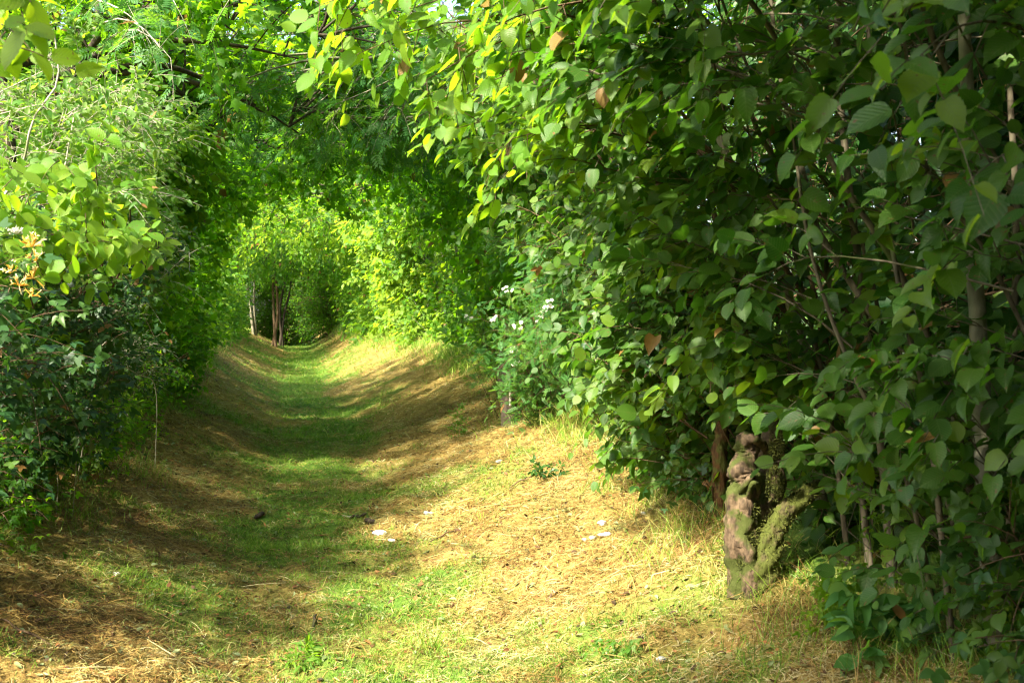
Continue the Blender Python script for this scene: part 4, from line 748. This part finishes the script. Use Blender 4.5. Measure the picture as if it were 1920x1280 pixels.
def stump():
    D = 4.7; rng = np.random.default_rng(8)
    base = P(1400, 1070, D); base[2] = float(ground_z(base[0], base[1], False)) - .02
    root = thing("tree_stump", base, "gnarled knobbly old stump with moss on the right bank", "stump")
    a = Acc(); w_ = 1.12 / FPX * D
    pts = [P(1402, 1115, D), P(1396, 1040, D), P(1388, 985, D), P(1392, 930, D), P(1392, 900, D), P(1388, 880, D), P(1398, 858, D), P(1400, 840, D), P(1396, 815, D)]
    lumpy(a, pts, np.array([34, 31, 27, 22, 21, 24, 18, 20, 14]) * w_, seed=3, amp=.32)
    part("trunk", a.mesh("trunk", [MB_stump], True, base), root)
    for pts, rad in (([P(1395, 990, D), P(1430, 960, D + .05), P(1450, 900, D + .1), P(1440, 850, D + .1), P(1450, 800, D + .15), P(1455, 770, D + .15)], [14, 16, 22, 16, 20, 8]),
                     ([P(1385, 925, D - .02), P(1398, 908, D - .08), P(1412, 890, D - .08), P(1424, 895, D - .06), P(1420, 925, D - .02)], [6, 5, 4.5, 4.5, 4]),
                     ([P(1402, 930, D - .05), P(1412, 905, D - .1), P(1422, 915, D - .06), P(1418, 935, D - .02)], [5, 4.5, 4.5, 4]),
                     ([P(1430, 1110, D + .1), P(1425, 1040, D + .08), P(1432, 980, D + .1), P(1426, 930, D + .1), P(1436, 880, D + .1)], [30, 24, 20, 22, 12]),
                     ([P(1392, 830, D - .02), P(1412, 822, D - .05), P(1430, 835, D), P(1445, 860, D + .05)], [8, 8, 7, 6])):
        a = Acc(); lumpy(a, pts, np.array(rad) * w_, 30, 14, int(rad[0] * 7), .25); part("root", a.mesh("root", [MB_stump], True, base), root)
    a = Acc()
    for (px, py, rx, ry, n) in ((1397, 955, 20, 26, 2200), (1402, 1015, 22, 34, 2200), (1445, 905, 20, 26, 1200), (1395, 1050, 24, 24, 900), (1450, 830, 18, 22, 700)):
        an = rng.uniform(-2.4, .6, n) ; c = P(px, py, D) ; yy = rng.normal(0, .5, n).clip(-1, 1) * ry * w_
        o = np.stack([np.cos(an) * rx * w_, np.sin(an) * rx * w_, yy], 1) * rng.uniform(.85, 1.08, (n, 1)) ** 1
        o[:, :2] *= np.sqrt(np.clip(1 - (yy / (ry * w_ * 1.15)) ** 2, 0.05, 1))[:, None]
        put(a, T_LANCE, c + o, nrm(o) + rng.normal(0, .5, (n, 3)) + [0, 0, .2], rng.normal(0, 1, (n, 3)), rng.uniform(.008, .016, n), rng.uniform(0, 1, n))
    M_moss = simple_mat("moss", [(0, (.02, .026, .004)), (.5, (.055, .065, .008)), (1, (.13, .14, .02))], .8, .2)
    part("moss", a.mesh("moss", [M_moss], False, base), root)
    # the mossy leaning trunk beside it
    MP = np.array([P(1428, 1115, D - .02), P(1434, 1070, D - .04), P(1446, 1010, D - .05), P(1468, 965, D - .03), P(1505, 930, D + .06), P(1535, 905, D + .3)]); MR = np.array([30, 25, 21, 20, 18, 11]) * w_ * .85
    b2 = MP[0].copy(); b2[2] = float(ground_z(b2[0], b2[1], False)) - .02; MP[0][2] = min(MP[0][2], b2[2] - .03)
    r2 = thing("mossy_stump", b2, "short moss-covered trunk leaning away to the right of the gnarled stump", "stump"); a = Acc()
    lumpy(a, MP, MR, seed=21, amp=.25)
    part("trunk", a.mesh("trunk", [MB_moss], True, b2), r2)
    a = Acc(); pp, rr = resample(MP, MR, 40)
    n = 3500; j = rng.integers(0, 40, n); o = nrm(rng.normal(0, 1, (n, 3))); o = nrm(o * [1, 1, .6]); put(a, T_LANCE, pp[j] + o * (rr[j] * rng.uniform(.9, 1.12, n))[:, None] + rng.normal(0, .01, (n, 3)), o + rng.normal(0, .5, (n, 3)), rng.normal(0, 1, (n, 3)), rng.uniform(.007, .014, n), np.clip(rng.normal(.65, .25, n), 0, 1))
    part("moss", a.mesh("moss", [M_moss], False, b2), r2)
    # orange mossy post behind
    b3 = P(1352, 900, 5.7); b3[2] = float(ground_z(b3[0], b3[1], False)) - .02; a = Acc()
    w3 = 5.7 / FPX; r3 = thing("mossy_post", b3, "old rust-brown mossy post half hidden left of the gnarled stump", "post")
    lumpy(a, [b3, P(1352, 850, 5.7), P(1354, 800, 5.7), P(1352, 765, 5.7)], np.array([15, 14, 12, 9]) * w3, 30, 14, 5, .35)
    part("post_body", a.mesh("post_body", [bark_mat("rusty_bark", (.03, .016, .007), (.10, .05, .016), (.07, .075, .015), 20, .48, 1)], True, b3), r3)
    # hollow stump mid right
    D2 = 11.5; b4 = P(955, 790, D2); b4[2] = float(ground_z(b4[0], b4[1], False)) - .02; w4 = D2 / FPX; r4 = thing("hollow_stump", b4, "dark hollow stump under the rose bush on the right bank", "stump")
    a = Acc(); lumpy(a, [b4, P(952, 740, D2), P(948, 700, D2), P(950, 655, D2)], np.array([17, 15, 16, 12]) * w4, 36, 18, 9, .25); part("trunk", a.mesh("trunk", [MB_dark], True, b4), r4)
    a = Acc(); lumpy(a, [P(957, 760, D2 - .12), P(956, 700, D2 - .13), P(954, 650, D2 - .12)], np.array([3, 2.4, 1.6]) * w4, 16, 6, 9, .2); part("splinter", a.mesh("splinter", [MB_pale], True, b4), r4)
stump()

# ------------------------------------------------------------------ stones, bark, sticks
import bmesh
def stone(px, py, d, size, seed, mat, label, name="stone", group=None, rz=0, sink=.25):
    rng = np.random.default_rng(seed); bm = bmesh.new(); bmesh.ops.create_icosphere(bm, subdivisions=3, radius=1)
    k = rng.normal(0, 1, (5, 3)); k = nrm(k)
    for v in bm.verts:
        c = np.array(v.co); s = 1 + .1 * math.sin(3 * c[0] + seed) + .08 * math.sin(5 * c[1] + 2 * c[2])
        for q in k: s -= max(0, c @ q - .72) * .9
        v.co = Vector((c[0] * size[0] * s, c[1] * size[1] * s, c[2] * size[2] * s))
    me = bpy.data.meshes.new(name); bm.to_mesh(me); bm.free(); me.materials.append(mat)
    p = P(px, py, d)
    for _ in range(30):                                # slide along the ray until it meets the ground
        dd = P(px, py, 1.0) - CAM; t = (p - CAM)[1] / dd[1]; q = CAM + dd * t; dz = q[2] - float(ground_z(q[0], q[1]))
        p = q + dd * dz / (-dd[2] + .15) * .5
    p[2] = float(ground_z(p[0], p[1])) + size[2] * (1 - sink)
    o = top(name, me, p, label, "stone" if "stone" in name else name.replace("_", " "), group); o.rotation_euler = (rng.uniform(-.2, .2), rng.uniform(-.2, .2), rz)
    for f in me.polygons: f.use_smooth = seed % 2 == 0
    return o
G = "stones lying on the mown bank"
stone(1130, 985, 5.6, (.028, .022, .016), 3, M_flint, "rounded white stone with a grey underside, upper of the pair on the right bank", group=G)
stone(1134, 1004, 5.5, (.034, .018, .010), 5, M_flint, "flat bright white stone just below the rounded one on the right bank", group=G)
stone(1112, 1010, 5.5, (.022, .014, .011), 9, M_grey, "small grey stone touching the left end of the flat white stone", group=G)
stone(1096, 1014, 5.5, (.018, .013, .010), 7, M_grey, "small pale grey stone at the left end of the row of stones", group=G)
stone(804, 966, 7.2, (.034, .022, .02), 4, M_grey, "blue-grey stone to the right of the white broken flint", group=G)
stone(1206, 964, 5.6, (.014, .012, .01), 11, M_flint, "tiny cream pebble near the grass below the stump", group=G)
stone(936, 868, 8.6, (.03, .022, .016), 13, M_grey, "small pale stone high on the right bank below the rose bush", group=G)
stone(1240, 1240, 4.4, (.022, .016, .012), 15, M_grey, "small grey stone near the bottom edge of the right bank", group=G)
stone(218, 1078, 5.6, (.016, .012, .01), 17, M_flint, "tiny white stone in the shaded grass at lower left", group=G)
stone(712, 1005, 6.4, (.078, .026, .022), 8, M_flint, "bright white broken flint lying beside the bark fragments mid-lane", "flint", G, rz=-.75, sink=.1)
stone(735, 1016, 6.3, (.028, .018, .012), 6, M_flint, "small speckled white flint at the right tip of the bright one", "flint", G, rz=-.3, sink=.1)
def chunk(px, py, d, L_, r, ang, seed, mat, label, cat="stick", name="stick", group=None):
    p = P(px, py, d); dd = P(px, py, 1.0) - CAM
    for _ in range(40):
        t = (p - CAM)[1] / dd[1]; q = CAM + dd * t; dz = q[2] - float(ground_z(q[0], q[1])); p = q + dd * dz / (-dd[2] + .15) * .5
    a = Acc(); h = np.array([math.cos(ang), math.sin(ang), 0]); rng = np.random.default_rng(seed)
    t = np.linspace(-.5, .5, 6); x = p[0] + h[0] * t * L_ + rng.normal(0, L_ * .03, 6); y = p[1] + h[1] * t * L_ + rng.normal(0, L_ * .03, 6)
    pts = np.stack([x, y, ground_z(x, y) + r * 1.1 + .004], 1)
    lumpy(a, pts - p, r * np.array([.5, .9, 1, .9, .8, .4]), 20, 9, seed, .3)
    return top(name, a.mesh(name, [mat], True), p, label, cat, group)
GS = "sticks and bark lying on the lane"
chunk(672, 972, 7.0, .13, .012, .3, 31, MB_dark, "dark bark fragment behind the white flint", "bark", "bark_fragment", GS)
chunk(694, 984, 6.8, .08, .022, -.4, 32, MB_dark, "black knob of bark touching the white flint", "bark", "bark_fragment", GS)
chunk(650, 972, 7.0, .07, .008, .1, 33, MB_pale, "pale splinter at the left end of the bark fragments", "bark", "bark_fragment", GS)
chunk(487, 970, 7.1, .10, .018, .9, 34, MB_dark, "rotten dark bark lump on the left part of the lane", "bark", "bark_fragment", GS)
chunk(830, 1005, 6.5, .22, .005, .6, 35, MB_brown, "thin forked twig right of the flints", "stick", "stick", GS)
chunk(1000, 890, 8.0, .4, .006, .5, 36, MB_brown, "long thin stick on the upper right bank", "stick", "stick", GS)
chunk(1045, 1112, 5.0, .16, .008, .2, 37, MB_brown, "short brown stick low on the right bank", "stick", "stick", GS)
chunk(40, 1190, 5.0, .3, .005, -.7, 38, MB_brown, "reddish stick in the lower left corner", "stick", "stick", GS)
chunk(590, 1165, 5.0, .1, .008, 1.4, 39, MB_dark, "short dark twig standing in the grass near the bottom", "stick", "stick", GS)
for (px, py, d, L_, a_) in ((900, 1190, 4.8, .1, .3), (330, 1190, 5, .12, 2), (1010, 930, 7, .14, 1.2), (1180, 1040, 5.2, .09, .8)):
    pass
a = Acc(); pts = S_((1930, 1040, 3.4), (1860, 1005, 3.4), (1800, 1008, 3.4)); pp, rr = resample(np.array(pts), [.006, .005, .003], 12); tubes(a, (pp - pp[0])[None], rr[None], 6)
tubes(a, np.array([P(1838, 1003, 3.4), P(1832, 994, 3.38)])[None] - pp[0], np.array([[.005, .003]]), 5)
top("dead_branch", a.mesh("dead_branch", [MB_brown], True), pp[0], "bare reddish branch jutting in from the lower right edge", "branch")

# young weeds at the hedge foot
def weed(px, py, d, n, h, label, mat, tpl, size, seed, cat="weed", name="weed"):
    rng = np.random.default_rng(seed); c = P(px, py, d); base = np.array([c[0], c[1], float(ground_z(c[0], c[1], False))])
    root = thing(name, base, label, cat, "weeds at the hedge foot")
    S = base + rng.normal(0, .05, (n, 3)) * [1, 1, 0]; E = S + np.stack([rng.normal(0, .12 * h, n), rng.normal(0, .12 * h, n), h * rng.uniform(.6, 1, n)], 1)
    lf = Acc(); wd = Acc(); foliage(lf, wd, rng, S, E, 6, .07, 5, size, tpl, np.array([-.3, -.3, .8]), br=.004, tw=.001, tmin=.1, tmean=.6)
    part("stalks", wd.mesh("stalks", [M_grass], True, base), root); part("leaves", lf.mesh("leaves", [mat], False, base), root)
weed(1650, 1080, 4.0, 9, .55, "tall bright small-leaved weed in front of the shaded hazel stems", ML_lime, T_OVAL, .022, 601)
weed(1740, 1180, 3.9, 9, .4, "feathery pale weed at the foot of the thick grey trunk", ML_small, T_OVAL, .018, 602)
weed(1900, 1180, 3.5, 5, .4, "small bright weed hanging at the right edge", ML_lime, T_OVAL, .022, 603)
weed(1650, 1275, 3.9, 5, .2, "broad-leaved weed with pale berries in the bottom right corner", ML_blue, T_OVAL, .09, 604)
weed(1850, 1260, 3.6, 9, .22, "clump of small broad-leaved weeds in the very corner at bottom right", ML_small, T_OVAL, .05, 611)
weed(1560, 1200, 4.1, 8, .25, "bright low weed in the dry grass under the shaded hazel", ML_lime, T_BRAM, .05, 612)
weed(1140, 1190, 4.6, 4, .05, "flat broad-leaved weed on the mown right bank", ML_small, T_OVAL, .03, 605)
weed(1030, 860, 8.2, 4, .13, "upright dark green weed on the right bank below the bramble", ML_dark, T_OVAL, .05, 606)
weed(575, 1140, 5.2, 4, .06, "low green weed in the middle of the lane near the bottom", ML_lime, T_LANCE, .06, 607)
weed(110, 900, 7.0, 8, .3, "ragged weed at the foot of the left bramble", ML_small, T_OVAL, .03, 608)
weed(1290, 860, 6.4, 8, .3, "ragged weed between the bramble and the gnarled stump", ML_small, T_OVAL, .03, 609)
weed(860, 760, 12, 8, .35, "ragged weed on the right bank beyond the hollow stump", ML_small, T_OVAL, .035, 610)
print("LEAVES", sum(STATS.values()), STATS)
